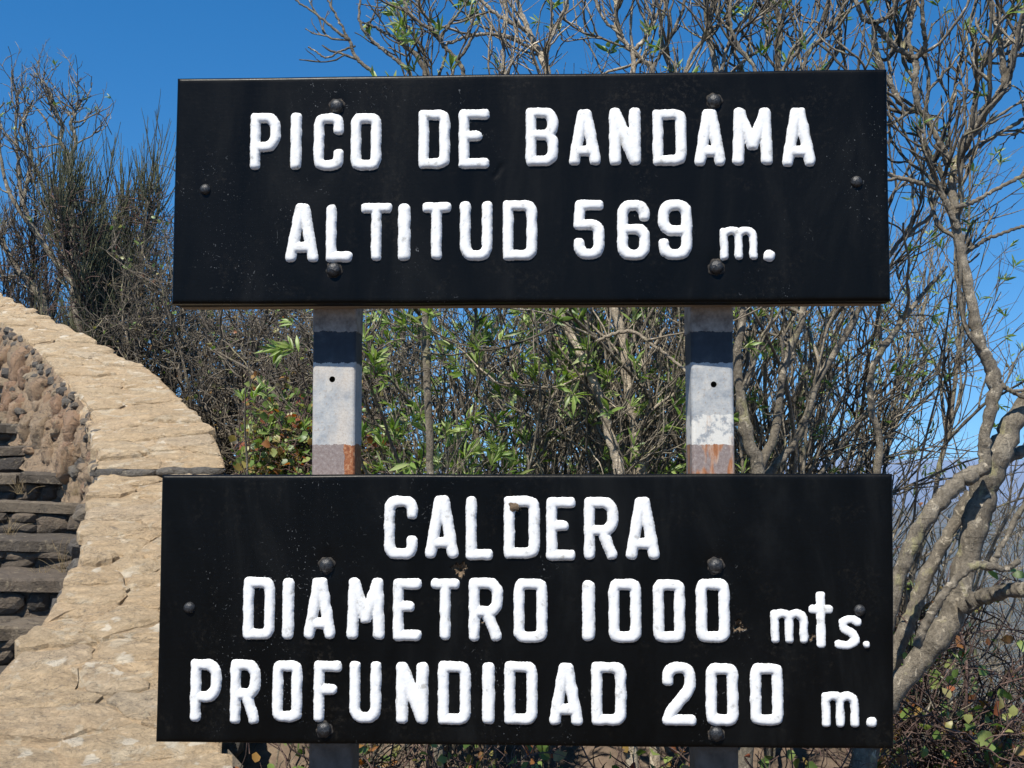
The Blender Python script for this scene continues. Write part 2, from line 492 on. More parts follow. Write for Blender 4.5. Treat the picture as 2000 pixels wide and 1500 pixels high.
def make_ground():
    nr, na = 190, 288
    rr = np.concatenate([[0.0], np.geomspace(.5, 60000, nr)])
    # finer azimuth in the field of view
    aa = np.linspace(-PI, PI, na, endpoint=False)
    R, A = np.meshgrid(rr, aa, indexing='ij')
    X, Y = R * np.sin(A), R * np.cos(A)
    Z = ground_h(X, Y)
    near = (R < 20)
    Z = Z + np.where(near, .02 * fnoise(X * 6, Y * 6, 0, 4) + .01 * fnoise(X * 17, Y * 19, 0, 7), 0)
    V = np.stack([X, Y, Z], -1).reshape(-1, 3)
    i, j = np.meshgrid(np.arange(len(rr) - 1), np.arange(na), indexing='ij')
    j2 = (j + 1) % na
    Fq = np.stack([i * na + j, i * na + j2, (i + 1) * na + j2, (i + 1) * na + j], -1).reshape(-1, 4)[:, ::-1]
    m, nt, b = new_mat('earth_and_far_slopes')
    v = coords(nt, kind='World')
    soil = ramp(nt, noise(nt, v, 9, 8, .7), [(.3, (.06, .045, .03)), (.55, (.14, .10, .07)), (.75, (.23, .18, .12))])
    farc = ramp(nt, noise(nt, v, .012, 9, .7), [(.35, (.03, .04, .022)), (.5, (.055, .06, .04)), (.62, (.10, .088, .065)), (.75, (.16, .145, .12))])
    cd = N(nt, 'ShaderNodeVectorMath'); cd.operation = 'LENGTH'
    nt.links.new(v, cd.inputs[0])
    f = ramp(nt, math_n(nt, 'DIVIDE', cd.outputs['Value'], 100), [(.15, 0.0), (.6, 1.0)])
    sea = ramp(nt, math_n(nt, 'DIVIDE', cd.outputs['Value'], 10000), [(.62, 0.0), (.7, 1.0)])
    c = mix(nt, f, soil, farc)
    c = mix(nt, sea, c, (.03, .06, .10))
    nt.links.new(c, b.inputs['Base Color'])
    b.inputs['Roughness'].default_value = .95
    bump(nt, b, noise(nt, v, 14, 8, .7), .7, .03)
    me = np_mesh('ground', V, [Fq], True, [m])
    return tag(link('ground', me), 'brown stony earth falling away to a hazy valley and far hills', kind='structure')

make_ground()

def make_haze():
    bm = bmesh.new()
    bmesh.ops.create_cube(bm, size=1.0)
    S = 126000.0
    zt, zb = 7.0, -720.0
    for vtx in bm.verts:
        vtx.co = Vector((vtx.co.x * S, vtx.co.y * S, zt if vtx.co.z > 0 else zb))
    me = bpy.data.meshes.new('haze')
    bm.to_mesh(me); bm.free()
    m = bpy.data.materials.new('air')
    m.use_nodes = True
    nt = m.node_tree
    nt.nodes.remove(nt.nodes['Principled BSDF'])
    pv = nt.nodes.new('ShaderNodeVolumePrincipled')
    pv.inputs['Color'].default_value = (.62, .76, 1.0, 1)
    pv.inputs['Density'].default_value = 0.00011
    pv.inputs['Anisotropy'].default_value = 0.1
    nt.links.new(pv.outputs[0], nt.nodes['Material Output'].inputs['Volume'])
    me.materials.append(m)
    tag(link('haze', me), 'thin blue haze over the far valley', kind='stuff')

make_haze()

# ------------------------------------------------------------------ far houses in the valley
def box_mesh(name, x0, x1, y0, y1, z0, z1, mat):
    V = [(x, y, z) for x in (x0, x1) for y in (y0, y1) for z in (z0, z1)]
    Fc = np.array([(0, 1, 3, 2), (4, 6, 7, 5), (0, 4, 5, 1), (2, 3, 7, 6), (0, 2, 6, 4), (1, 5, 7, 3)])
    return np_mesh(name, V, [Fc], False, [mat])

MH_WHITE = m_flat('white_wall', (.75, .74, .70)); MH_RED = m_flat('red_roof_tile', (.36, .13, .08))
MH_TEAL = m_flat('teal_wall', (.10, .25, .26)); MH_PINK = m_flat('pink_wall', (.55, .33, .26)); MH_WIN = m_flat('dark_glass', (.03, .035, .04), .2)
def far_house(px, py, D, w, d, h, wall, roofmat, flat, label, rz=.2):
    p = P(px, py, D)
    gz = float(ground_h(np.array([p[0]]), np.array([p[1]]))[0])
    t = empty('house', (p[0], p[1], gz - .5), label, 'house', 'far houses in the valley', rz)
    link('wall', box_mesh('wall', -w / 2, w / 2, -d / 2, d / 2, 0, h, wall), t)
    if flat:
        link('roof', box_mesh('roof', -w / 2 - .2, w / 2 + .2, -d / 2 - .2, d / 2 + .2, h + .01, h + .5, roofmat), t)
    else:
        V = [(-w / 2 - .4, -d / 2 - .4, h + .01), (w / 2 + .4, -d / 2 - .4, h + .01), (w / 2 + .4, d / 2 + .4, h + .01), (-w / 2 - .4, d / 2 + .4, h + .01), (-w / 2 + 2, 0, h + 2.4), (w / 2 - 2, 0, h + 2.4)]
        link('roof', np_mesh('roof', V, [np.array([(0, 1, 5, 4), (2, 3, 4, 5)]), np.array([(1, 2, 5), (3, 0, 4)]), np.array([(3, 2, 1, 0)])], False, [roofmat]), t)
    n = max(2, int(w / 3.2))
    wm = box_mesh('window', -.6, .6, -.08, .06, 0, 1.3, MH_WIN)
    for st in range(max(1, int(h / 3))):
        for i in range(n):
            link('window', wm, t, (-w / 2 + (i + .5) * w / n, -d / 2 - .05, 1 + st * 3))

# ------------------------------------------------------------------ parapet wall beside the stone stair
def rows_pts(rows):
    L = np.array([P(r[2], r[0], r[1]) for r in rows]); Rr = np.array([P(r[3], r[0], r[1]) for r in rows])
    mid = (L + Rr) / 2
    s = np.concatenate([[0], np.cumsum(np.linalg.norm(np.diff(mid, axis=0), axis=1))])
    return L, Rr, s

def surf(LRs, u, s):
    L, Rr, ss = LRs
    l = np.stack([np.interp(s, ss, L[:, k]) for k in range(3)], -1)
    r = np.stack([np.interp(s, ss, Rr[:, k]) for k in range(3)], -1)
    u = np.asarray(u)[..., None]
    p = l * (1 - u) + r * u
    p[..., 2] += .008 * fnoise(p[..., 0] * 7, p[..., 1] * 6, 0, 3)
    return p

def clip_poly(poly, a, n):
    out = []
    for i in range(len(poly)):
        p, q = poly[i], poly[(i + 1) % len(poly)]
        dp, dq = np.dot(p - a, n), np.dot(q - a, n)
        if dp <= 0: out.append(p)
        if dp * dq < 0: out.append(p + (q - p) * (dp / (dp - dq)))
    return out

def voronoi_cells(w, h, cw, ch, rng, jit=.42):
    pts = []
    nrow = max(1, int(round(h / ch)))
    for i in range(nrow):
        nc = max(1, int(round(w / cw + rng.uniform(-.8, .8))))
        for j in range(nc):
            pts.append(((j + .5 + rng.uniform(-jit, jit)) * w / nc, (i + .5 + rng.uniform(-jit, jit) * .9) * h / nrow))
    pts = np.array(pts)
    asp = cw / ch * .7
    q = pts * [1, asp]
    cells = []
    for i, p in enumerate(q):
        poly = [np.array(v) for v in ((0, 0), (w, 0), (w, h * asp), (0, h * asp))]
        d = np.linalg.norm(q - p, axis=1)
        for j in np.argsort(d)[1:18]:
            poly = clip_poly(poly, (p + q[j]) / 2, q[j] - p)
            if len(poly) < 3: break
        if len(poly) >= 3:
            cells.append(np.array(poly) / [1, asp])
    return cells

def resample(poly, n, rng, jitter):
    poly = np.asarray(poly)
    seg = np.roll(poly, -1, 0) - poly
    L = np.linalg.norm(seg, axis=1)
    cum = np.concatenate([[0], np.cumsum(L)])
    t = (np.arange(n) + .5) / n * cum[-1]
    idx = np.clip(np.searchsorted(cum, t) - 1, 0, len(poly) - 1)
    p = poly[idx] + seg[idx] * ((t - cum[idx]) / np.maximum(L[idx], 1e-6))[:, None]
    return p + rng.normal(0, jitter, p.shape)

def stone_from_poly(poly2, mapper, lift, thick, rng, name, mat, parent, base, n=15, gap=.006, jit=.004):
    poly = resample(poly2, n, rng, jit)
    c = poly.mean(0)
    rad = np.linalg.norm(poly - c, axis=1)
    def sc(off):
        return c + (poly - c) * np.maximum(0.2, (rad - off) / rad)[:, None]
    r0, r1, r2 = sc(gap + .002), sc(gap), sc(gap + .012 + rng.uniform(0, .006))
    r3 = c + (r2 - c) * .55
    tilt = rng.normal(0, .03, 2)
    def up(r, z):
        P3 = mapper(r)
        P3[:, 2] += z + (r - c) @ tilt + (rng.normal(0, .0022, len(r)) if z > -.02 else 0)
        return P3
    V = np.concatenate([up(r0, -thick), up(r1, lift - .009), up(r2, lift), up(r3, lift + .003), up(c[None], lift + .003)])
    Fq = []
    for k in range(3):
        a = k * n + np.arange(n); b2 = k * n + (np.arange(n) + 1) % n
        Fq.append(np.stack([a, b2, b2 + n, a + n], -1))
    a = 3 * n + np.arange(n); b2 = 3 * n + (np.arange(n) + 1) % n
    tri = np.stack([a, b2, np.full(n, 4 * n)], -1)
    me = np_mesh(name, V - base, [np.concatenate(Fq), tri], False, [mat])
    return link(name, me, parent)

wall_base = np.array([P(300, 1400, 3.5)[0], 3.5, 0.0])
wall = empty('parapet_wall', wall_base, 'curving stone parapet with tan flagstone top climbing beside the stair', 'wall')
SA, SB = rows_pts(WALL_ROWS), rows_pts(WALL_ROWS2)
WW = .62
for (S_, cw, chh, last) in ((SA, .30, .125, False), (SB, .32, .13, True)):
    H = S_[2][-1]
    for cell in voronoi_cells(WW, H, cw, chh, RNG):
        poly = cell.copy()
        # ragged outer edges
        for e, sg in ((0.0, -1), (WW, 1)):
            on = np.abs(poly[:, 0] - e) < 1e-6
            if on.any(): poly[on, 0] += sg * RNG.uniform(-.012, .035)
        mp = lambda r, S_=S_: surf(S_, r[:, 0] / WW, r[:, 1])
        stone_from_poly(poly, mp, RNG.uniform(-.004, .008) + (.012 if RNG.random() < .22 else 0), .05, RNG, 'coping_stone', MAT_COPING, wall, wall_base, gap=RNG.uniform(.0015, .008), jit=.006, n=18)

def batter(s):
    """the inner face leans out only where the parapet starts to curve"""
    y = surf(SB, np.zeros(np.size(s)), np.atleast_1d(s))[:, 1]
    return np.clip((y - 5.75) / .8, 0, 1)
def wall_core():
    V = []; Fq = []
    for S_ in (SA, SB):
        ns = 60
        s = np.linspace(0, S_[2][-1], ns)
        off = len(V)
        bat = S_ is SB
        us = [0.0, 0.02, .2, .4, .6, .8, .98, 1.0]
        rows = []
        top = np.stack([surf(S_, np.full(ns, u), s) for u in us], 1)
        top[:, :, 2] -= .010
        top[:, :, 2] += .006 * fnoise(top[..., 0] * 23, top[..., 1] * 19, 0, 8)
        lf = top[:, 0].copy(); lf2 = lf.copy(); lf3 = lf.copy()
        bb = batter(s) if bat else 0.0
        lf2[:, 2] -= .17; lf2[:, 0] -= .08 * bb
        lf3[:, 2] -= .6; lf3[:, 0] -= .20 * bb
        rt = top[:, -1].copy(); rt[:, 0] -= .015; rt2 = rt.copy()
        rt2[:, 2] = np.minimum(ground_h(rt[:, 0] + .1, rt[:, 1]) - .4, rt[:, 2] - .5)
        prof = np.concatenate([lf3[:, None], lf2[:, None], top, rt[:, None] - [0, 0, .03], rt2[:, None]], 1)
        k = prof.shape[1]
        base_i = off
        V.extend(prof.reshape(-1, 3))
        i, j = np.meshgrid(np.arange(ns - 1), np.arange(k - 1), indexing='ij')
        Fq.append((base_i + np.stack([i * k + j, i * k + j + 1, (i + 1) * k + j + 1, (i + 1) * k + j], -1)).reshape(-1, 4))
        # end caps
    V = np.array(V)
    # ragged faces
    me = np_mesh('mortar_core', V - wall_base, [np.concatenate(Fq)], True, [MAT_COPING])
    link('mortar_core', me, wall)
    # lumpy rubble concrete of the inner face
    ss = np.linspace(0, SB[2][-1], 150); tt = np.linspace(-.06, 1.25, 46)
    S2, T2 = np.meshgrid(ss, tt, indexing='ij')
    p = surf(SB, np.zeros(S2.size), S2.ravel())
    T = T2.ravel()
    p = p + np.stack([(-.20 * T - .012) * batter(S2.ravel()) + .012, -.02 + 0 * T, -.03 - .36 * T], -1)
    q = p * 1.0
    nz = .018 * fnoise(p[:, 1] * 24, p[:, 2] * 27, p[:, 0] * 9, 1) + .014 * fnoise(p[:, 1] * 71, p[:, 2] * 67, 0, 4) + .006 * fnoise(p[:, 1] * 150, p[:, 2] * 143, 0, 6)
    p[:, 0] += nz * np.clip(T * 4, .3, 1); p[:, 1] += nz * .6
    idx = np.arange(S2.size).reshape(S2.shape)
    qd = np.stack([idx[:-1, :-1], idx[1:, :-1], idx[1:, 1:], idx[:-1, 1:]], -1).reshape(-1, 4)
    link('face_mortar', np_mesh('face_mortar', p - wall_base, [qd], True, [MAT_CONC]), wall)
wall_core()

def rock_mesh(seed, sub=2, boxy=.5, amp=.18, name='rock'):
    bm = bmesh.new()
    bmesh.ops.create_icosphere(bm, subdivisions=sub, radius=1)
    V = np.array([v.co[:] for v in bm.verts])
    bm.faces.ensure_lookup_table()
    Fc = np.array([[v.index for v in f.verts] for f in bm.faces])
    bm.free()
    mx = np.abs(V).max(1)[:, None]
    V = V * (1 - boxy) + V / mx * boxy * .8
    V *= (1 + amp * fnoise(V[:, 0] * 2.3, V[:, 1] * 2.1, V[:, 2] * 2.2, seed) + amp * .5 * fnoise(V[:, 0] * 5.3, V[:, 1] * 5.1, V[:, 2] * 5.2, seed + 3))[:, None]
    return V, Fc

ROCKS = []
for k in range(7):
    V, Fc = rock_mesh(k * 1.7, 2, .35 + .08 * k % .5, .22)
    ROCKS.append((V, Fc))
def rock_me(name, k, mat, smooth=False):
    V, Fc = ROCKS[k % 7]
    return np_mesh(name, V, [Fc], smooth, [mat])
FACE_M = [rock_me('face_stone', k, MAT_FACE) for k in range(7)]
GREY_M = [rock_me('face_stone', k, MAT_GREYSTONE) for k in range(7)]
RISE_M = [rock_me('riser_stone', k, MAT_RISER) for k in range(7)]
BIG = []
for k in range(3):
    V, Fc = rock_mesh(20 + k * 2.1, 3, .45, .30)
    V *= (1 + .07 * fnoise(V[:, 0] * 9, V[:, 1] * 9, V[:, 2] * 9, k) + .05 * fnoise(V[:, 0] * 19, V[:, 1] * 17, V[:, 2] * 18, k))[:, None]
    BIG.append(np_mesh('face_stone', V, [Fc], True, [MAT_FACE]))

def place_rock(me, p, size, parent, base, rot=None):
    o = link(me.name.split('.')[0], me, parent, tuple(np.asarray(p) - base))
    o.scale = size
    o.rotation_euler = rot if rot is not None else tuple(RNG.uniform(-.5, .5, 3) + [0, 0, RNG.uniform(0, 6)])
    return o

def face_pt(s, t, out=0.0):
    """t = 0 at the coping, 1 at the stair, on the inner (left) face of the upper parapet"""
    p = surf(SB, np.array([0.0]), np.array([s]))[0]
    p = p + np.array([(-.22 * t - .02) * batter(s)[0] + .015 - out, -.02 - out * .3, -.045 - .36 * t])
    return p
smax = SB[2][-1]
n_face = 0
# large reddish lumps
for s in np.arange(.05, smax, .22):
    for tt in (.42, .82):
        if batter(s)[0] < .3: continue
        p = face_pt(s + RNG.uniform(-.06, .06), tt + RNG.uniform(-.08, .08), -.015)
        sz = RNG.uniform(.08, .125)
        place_rock(BIG[RNG.integers(3)], p + [.045, .01, 0], (sz * .62, sz * RNG.uniform(.9, 1.4), sz * RNG.uniform(.8, 1.3)), wall, wall_base, (RNG.uniform(-.5, .5), RNG.uniform(-.2, .2), RNG.uniform(-.3, .3)))
# small dark rubble packed between and along the top
for s in np.arange(0, smax, .055):
    for tt in (-.02, .1, .24, .5, .68, .95):
        if RNG.random() < (.75 if tt > .2 else .4): continue
        p = face_pt(s + RNG.uniform(-.03, .03), tt + RNG.uniform(-.06, .06), RNG.uniform(-.02, .01))
        sz = RNG.uniform(.016, .036) if tt < .2 else RNG.uniform(.018, .05)
        me = GREY_M[RNG.integers(7)] if RNG.random() < (.7 if tt < .2 else .25) else FACE_M[RNG.integers(7)]
        if n_face < 270:
            place_rock(me, p, (sz * RNG.uniform(.8, 1.3), sz * RNG.uniform(.8, 1.5), sz * RNG.uniform(.6, 1.1)), wall, wall_base)
            n_face += 1
# stones in the lower parapet's inner edge and riser of the upper course
for s in np.arange(0.2, SA[2][-1], .13):
    p = surf(SA, np.array([0.0]), np.array([s]))[0] + [-.01, 0, -.10 - RNG.uniform(0, .05)]
    sz = RNG.uniform(.05, .085)
    place_rock(GREY_M[RNG.integers(7)], p, (sz * .55, sz, sz * .7), wall, wall_base)
    sz = RNG.uniform(.05, .085)
    place_rock(FACE_M[RNG.integers(7)], p + [0, .04, -.15], (sz * .5, sz, sz * .8), wall, wall_base)
for u in (.12, .34, .6, .85):
    p = surf(SB, np.array([u]), np.array([0.0]))[0] + [0, -.004, -.026]
    place_rock(GREY_M[RNG.integers(7)], p, (.105, .026, .024), wall, wall_base, (0, 0, RNG.uniform(-.1, .1)))
# right outer face, seen under the lower board
for s in np.arange(0.1, 2.4, .16):
    for dz in (.12, .27, .44, .6):
        p = surf(SA, np.array([1.0]), np.array([s]))[0] + [-.03, RNG.uniform(-.03, .03), -dz]
        sz = RNG.uniform(.07, .10)
        place_rock(GREY_M[RNG.integers(7)], p, (sz * .6, sz, sz * .8), wall, wall_base)

# ------------------------------------------------------------------ stone stair
stair_base = np.array([-2.9, 4.4, 0.0])
stair = empty('stone_stair', stair_base, 'rough dark stone stair with rubble risers climbing left of the parapet', 'staircase')
core_V, core_F = [], []
def add_core_box(x0, x1, y0, y1, z0, z1):
    o = len(core_V)
    core_V.extend([(x, y, z) for x in (x0, x1) for y in (y0, y1) for z in (z0, z1)])
    core_F.extend([[o + i for i in f] for f in ((0, 1, 3, 2), (4, 6, 7, 5), (0, 4, 5, 1), (2, 3, 7, 6), (0, 2, 6, 4), (1, 5, 7, 3))])
def wl_x(D):
    rows = WALL_ROWS + WALL_ROWS2[1:]
    return float(np.interp(D, [r[1] for r in rows], [P(r[2], r[0], r[1])[0] for r in rows]))
XL = -4.9
for k in range(-4, 13):
    D = 5 + .4 * k
    z = 1.6 - .52 + .15 * k
    xr = wl_x(D + .1) + .06 if k <= 3 else wl_x(D) - .16
    add_core_box(XL, xr, D + .055 + .001 * k, D + .56, z - .75, z - .055 - .0007 * k)
    # tread slabs
    x = xr
    while x > XL + .1:
        w = RNG.uniform(.38, .75)
        x0 = max(XL, x - w)
        yj, zj = RNG.uniform(-.035, .035), RNG.uniform(-.014, .008)
        poly = np.array([(x0, D + yj), (x, D + yj), (x, D + .43), (x0, D + .43)])
        def mp(r, z=z, zj=zj): return np.stack([r[:, 0], r[:, 1], np.full(len(r), z + zj - .008)], -1)
        stone_from_poly(poly, mp, .006, .05, RNG, 'tread_slab', MAT_SLAB, stair, stair_base, n=26, gap=.003, jit=.012)
        x = x0
    # riser stones under the slab
    x = xr
    while x > XL + .1:
        w = RNG.uniform(.07, .24)
        if RNG.random() < .5:
            place_rock(RISE_M[RNG.integers(7)], (x - w / 2, D + .07, z - .105), (w * .58, .055, .058), stair, stair_base, (RNG.uniform(-.2, .2), RNG.uniform(-.15, .15), RNG.uniform(-.2, .2)))
        else:
            for dz in (.078, .128):
                place_rock(RISE_M[RNG.integers(7)], (x - w / 2 + RNG.uniform(-.02, .02), D + .066, z - dz), (w * .58, .05, .033), stair, stair_base, (RNG.uniform(-.3, .3), RNG.uniform(-.2, .2), RNG.uniform(-.2, .2)))
        x -= w
link('rubble_core', np_mesh('rubble_core', np.array(core_V) - stair_base, [np.array(core_F)], False, [MAT_RISER]), stair)

# ------------------------------------------------------------------ the sign
YAW = math.atan(.055)
SIGN_D = 2.2
ca, sa = math.cos(YAW), math.sin(YAW)
def pl(px, py, dy=0.0):
    """photo pixel -> sign's own coordinates (x along the board, z up) on the plane dy metres behind the face"""
    r = ray(px, py)
    # plane: dot(p - o, nb) = dy, nb = (sa, ca, 0) pointing away from the camera
    t = (SIGN_D * ca + dy) / (r[0] * sa + r[1] * ca)
    p = EYE + r * t
    return np.array([(p[0]) * ca - (p[1] - SIGN_D) * sa, p[2]])
sign = empty('information_sign', (0, SIGN_D, 0), 'black wooden sign of two boards with raised white letters on two metal posts', 'sign', rz=-YAW)

def build_board(corners, bolts, holes, label, low_ext, seam=None):
    TL, TR, BR, BL = [pl(*c) for c in corners]
    Wd = np.linalg.norm(TR - TL); Hh = np.linalg.norm(TL - BL)
    rad = .007
    def axis(Lg, step):
        e = rad * (1 - np.cos(np.linspace(0, PI / 2, 5)))
        n = int((Lg - 2 * rad) / step)
        midp = np.linspace(rad, Lg - rad, n + 1)[1:-1]
        return np.concatenate([e, midp, Lg - e[::-1]])
    U, Vv = axis(Wd, .005), axis(Hh, .005)
    for (hx, hy, hr, hd) in holes:
        c = pl(hx, hy)
        e = np.arange(-hr * .0017, hr * .0017, .0011)
        U = np.concatenate([U, c[0] - BL[0] * (c[1] - TL[1]) / (BL[1] - TL[1]) - TL[0] * (c[1] - BL[1]) / (TL[1] - BL[1]) + e])
        Vv = np.concatenate([Vv, c[1] - (BL[1] + (BR[1] - BL[1]) * (c[0] - BL[0]) / (BR[0] - BL[0])) + e])
    U = np.unique(np.round(np.clip(U, 0, Wd), 5)); Vv = np.unique(np.round(np.clip(Vv, 0, Hh), 5))
    G = np.meshgrid(U, Vv, indexing='ij')
    a, b2 = G[0] / Wd, G[1] / Hh
    XZ = ((BL * (1 - a[..., None]) + BR * a[..., None]) * (1 - b2[..., None]) + (TL * (1 - a[..., None]) + TR * a[..., None]) * b2[..., None])
    def edge(x, Lg):
        d = np.minimum(x, Lg - x)
        t = np.clip(1 - d / rad, 0, 1)
        return rad * (1 - np.sqrt(np.maximum(0, 1 - t * t)))
    Y = np.maximum(edge(G[0], Wd), edge(G[1], Hh)) + .0003 * fnoise(XZ[..., 0] * 13, XZ[..., 1] * 17, 0, 2)
    # slightly wandering edges
    XZ = XZ.copy()
    wob = .0012 * fnoise(XZ[..., 0] * 9, XZ[..., 1] * 11, 0, 5)
    XZ[..., 1] += wob * (np.minimum(G[1], Hh - G[1]) < .01)
    XZ[..., 0] += wob * (np.minimum(G[0], Wd - G[0]) < .01)
    mat = np.zeros(Y.shape, dtype=int)
    for (bx, by, br) in bolts:
        c = pl(bx, by)
        d = np.linalg.norm(XZ - c, axis=-1)
        if br > 13: Y += .0022 * np.exp(-((d / (br * .0016)) ** 2))
    for (hx, hy, hr, hd) in holes:
        c = pl(hx, hy)
        dv = XZ - c
        ang = np.arctan2(dv[..., 1], dv[..., 0])
        d = np.hypot(dv[..., 0], dv[..., 1]) / (hr * .001 * (1 + .25 * np.sin(ang * 3 + hx) + .15 * np.sin(ang * 7 + hy) + .1 * np.sin(ang * 13)))
        k = np.clip(1.25 - d, 0, 1)
        Y += hd * k * (1 + .5 * fnoise(XZ[..., 0] * 420, XZ[..., 1] * 420, 0, 1))
        mat[k > .15] = 1
    if seam is not None:
        (x0, y0, x1, y1) = seam
        p0, p1 = pl(x0, y0), pl(x1, y1)
        tt = np.clip(((XZ - p0) @ (p1 - p0)) / np.dot(p1 - p0, p1 - p0), 0, 1)
        d = np.linalg.norm(XZ - (p0 + tt[..., None] * (p1 - p0)), axis=-1)
        Y += .003 * np.exp(-(d / .0025) ** 2)
    nu, nv = Y.shape
    front = np.stack([XZ[..., 0], Y, XZ[..., 1]], -1).reshape(-1, 3)
    idx = np.arange(nu * nv).reshape(nu, nv)
    q = np.stack([idx[:-1, :-1], idx[1:, :-1], idx[1:, 1:], idx[:-1, 1:]], -1).reshape(-1, 4)
    mi = mat[:-1, :-1].reshape(-1)
    # sides
    ringi = np.concatenate([idx[:, 0], idx[-1, 1:], idx[-2::-1, -1], idx[0, -2:0:-1]])
    back = front[ringi].copy(); back[:, 1] = .040
    o = len(front)
    n = len(ringi)
    k = np.arange(n)
    side = np.stack([ringi, o + k, o + (k + 1) % n, ringi[(k + 1) % n]], -1)
    me = np_mesh('board_face', np.concatenate([front, back]), [q, side, np.array([[o + i for i in range(n)]])], True, [MAT_BLACK, MAT_CHIP], np.concatenate([mi, np.zeros(n + 1, int)]))
    bd = tag(link('board', me, sign), label)
    # bare wood carcass behind the painted face
    z0 = low_ext
    corn = [(BL[0] + .004, BL[1] - z0), (BR[0] - .004, BR[1] - z0 + .002), (TR[0] - .003, TR[1] - .004), (TL[0] + .003, TL[1] - .004)]
    Vb = [(x, y, z) for y in (.0405, .078) for (x, z) in corn]
    Fb = np.array([(0, 1, 2, 3), (7, 6, 5, 4), (0, 4, 5, 1), (1, 5, 6, 2), (2, 6, 7, 3), (3, 7, 4, 0)])
    link('backing', np_mesh('backing', Vb, [Fb], False, [MAT_WOOD]), bd)
    return bd

def dome_mesh(name, r, h, mat, n=20, rings=7, rough=.03, seed=0):
    V = []
    for i in range(rings):
        t = i / (rings - 1) * PI / 2
        rr = r * math.cos(t) ** .8 if i < rings - 1 else 0
        for j in range(n):
            a = 2 * PI * j / n
            V.append((rr * math.cos(a), -h * math.sin(t), rr * math.sin(a)))
    V = np.array(V)
    V *= (1 + rough * fnoise(V[:, 0] * 500, V[:, 1] * 500, V[:, 2] * 500, seed))[:, None]
    i, j = np.meshgrid(np.arange(rings - 1), np.arange(n), indexing='ij')
    j2 = (j + 1) % n
    q = np.stack([i * n + j, (i + 1) * n + j, (i + 1) * n + j2, i * n + j2], -1).reshape(-1, 4)
    return np_mesh(name, V, [q], True, [mat])

GL = {
 'P': [[(0, 0), (0, 1), (.72, 1), (1, .86), (1, .53), (.72, .38), (0, .38)]],
 'I': [[(.5, 0), (.5, 1)]], '1': [[(.5, 0), (.5, 1)]],
 'C': [[(1, .76), (1, .91), (.83, 1), (.17, 1), (0, .91), (0, .09), (.17, 0), (.83, 0), (1, .09), (1, .24)]],
 'O': [[(.14, 1), (.86, 1), (1, .93), (1, .07), (.86, 0), (.14, 0), (0, .07), (0, .93), (.14, 1)]],
 '0': [[(.13, 1), (.87, 1), (1, .94), (1, .06), (.87, 0), (.13, 0), (0, .06), (0, .94), (.13, 1)]],
 'D': [[(0, 0), (0, 1), (.84, 1), (1, .92), (1, .08), (.84, 0), (0, 0)]],
 'E': [[(1, 1), (0, 1), (0, 0), (1, 0)], [(0, .56), (.62, .56)]],
 'F': [[(1, 1), (0, 1), (0, 0)], [(0, .54), (.72, .54)]],
 'B': [[(0, 0), (0, 1), (.78, 1), (1, .88), (1, .66), (.8, .54), (0, .54)], [(.8, .54), (1, .42), (1, .12), (.78, 0), (0, 0)]],
 'A': [[(0, 0), (.41, 1)], [(1, 0), (.59, 1)], [(.12, .2), (.88, .2)], [(.41, 1), (.59, 1)]],
 'N': [[(0, 0), (0, 1)], [(.04, .97), (.96, .03)], [(1, 0), (1, 1)]],
 'M': [[(0, 0), (.06, 1)], [(.07, .97), (.5, .32)], [(.93, .97), (.5, .32)], [(1, 0), (.94, 1)]],
 'L': [[(0, 1), (0, 0), (1, 0)]],
 'T': [[(0, 1), (1, 1)], [(.5, 1), (.5, 0)]],
 'U': [[(0, 1), (0, .13), (.22, 0), (.78, 0), (1, .13), (1, 1)]],
 'R': [[(0, 0), (0, 1), (.76, 1), (1, .88), (1, .58), (.76, .46), (0, .46)], [(.55, .46), (.95, 0)]],
 '5': [[(.95, 1), (.06, 1), (0, .60), (.78, .60), (1, .5), (1, .12), (.78, 0), (.22, 0), (0, .12), (0, .22)]],
 '6': [[(1, .78), (1, .88), (.78, 1), (.22, 1), (0, .88), (0, .12), (.22, 0), (.78, 0), (1, .12), (1, .42), (.78, .52), (.0, .52)]],
 '9': [[(0, .22), (0, .12), (.22, 0), (.78, 0), (1, .12), (1, .88), (.78, 1), (.22, 1), (0, .88), (0, .6), (.22, .48), (1, .48)]],
 '2': [[(0, .76), (0, .88), (.22, 1), (.78, 1), (1, .88), (1, .66), (.85, .52), (.12, .16), (0, 0), (1, 0)]],
 'm': [[(.02, 0), (0, .96)], [(0, .85), (.14, 1), (.38, 1), (.5, .86), (.5, 0)], [(.5, .86), (.64, 1), (.84, 1), (1, .82), (1, 0)]],
 't': [[(.5, 1), (.5, 0)], [(0, .72), (1, .72)]],
 's': [[(1, .88), (.6, 1), (.22, .86), (.25, .62), (.75, .46), (.9, .22), (.55, 0), (0, .05)]],
 '.': [[(.5, .5), (.5, .5)]],
}
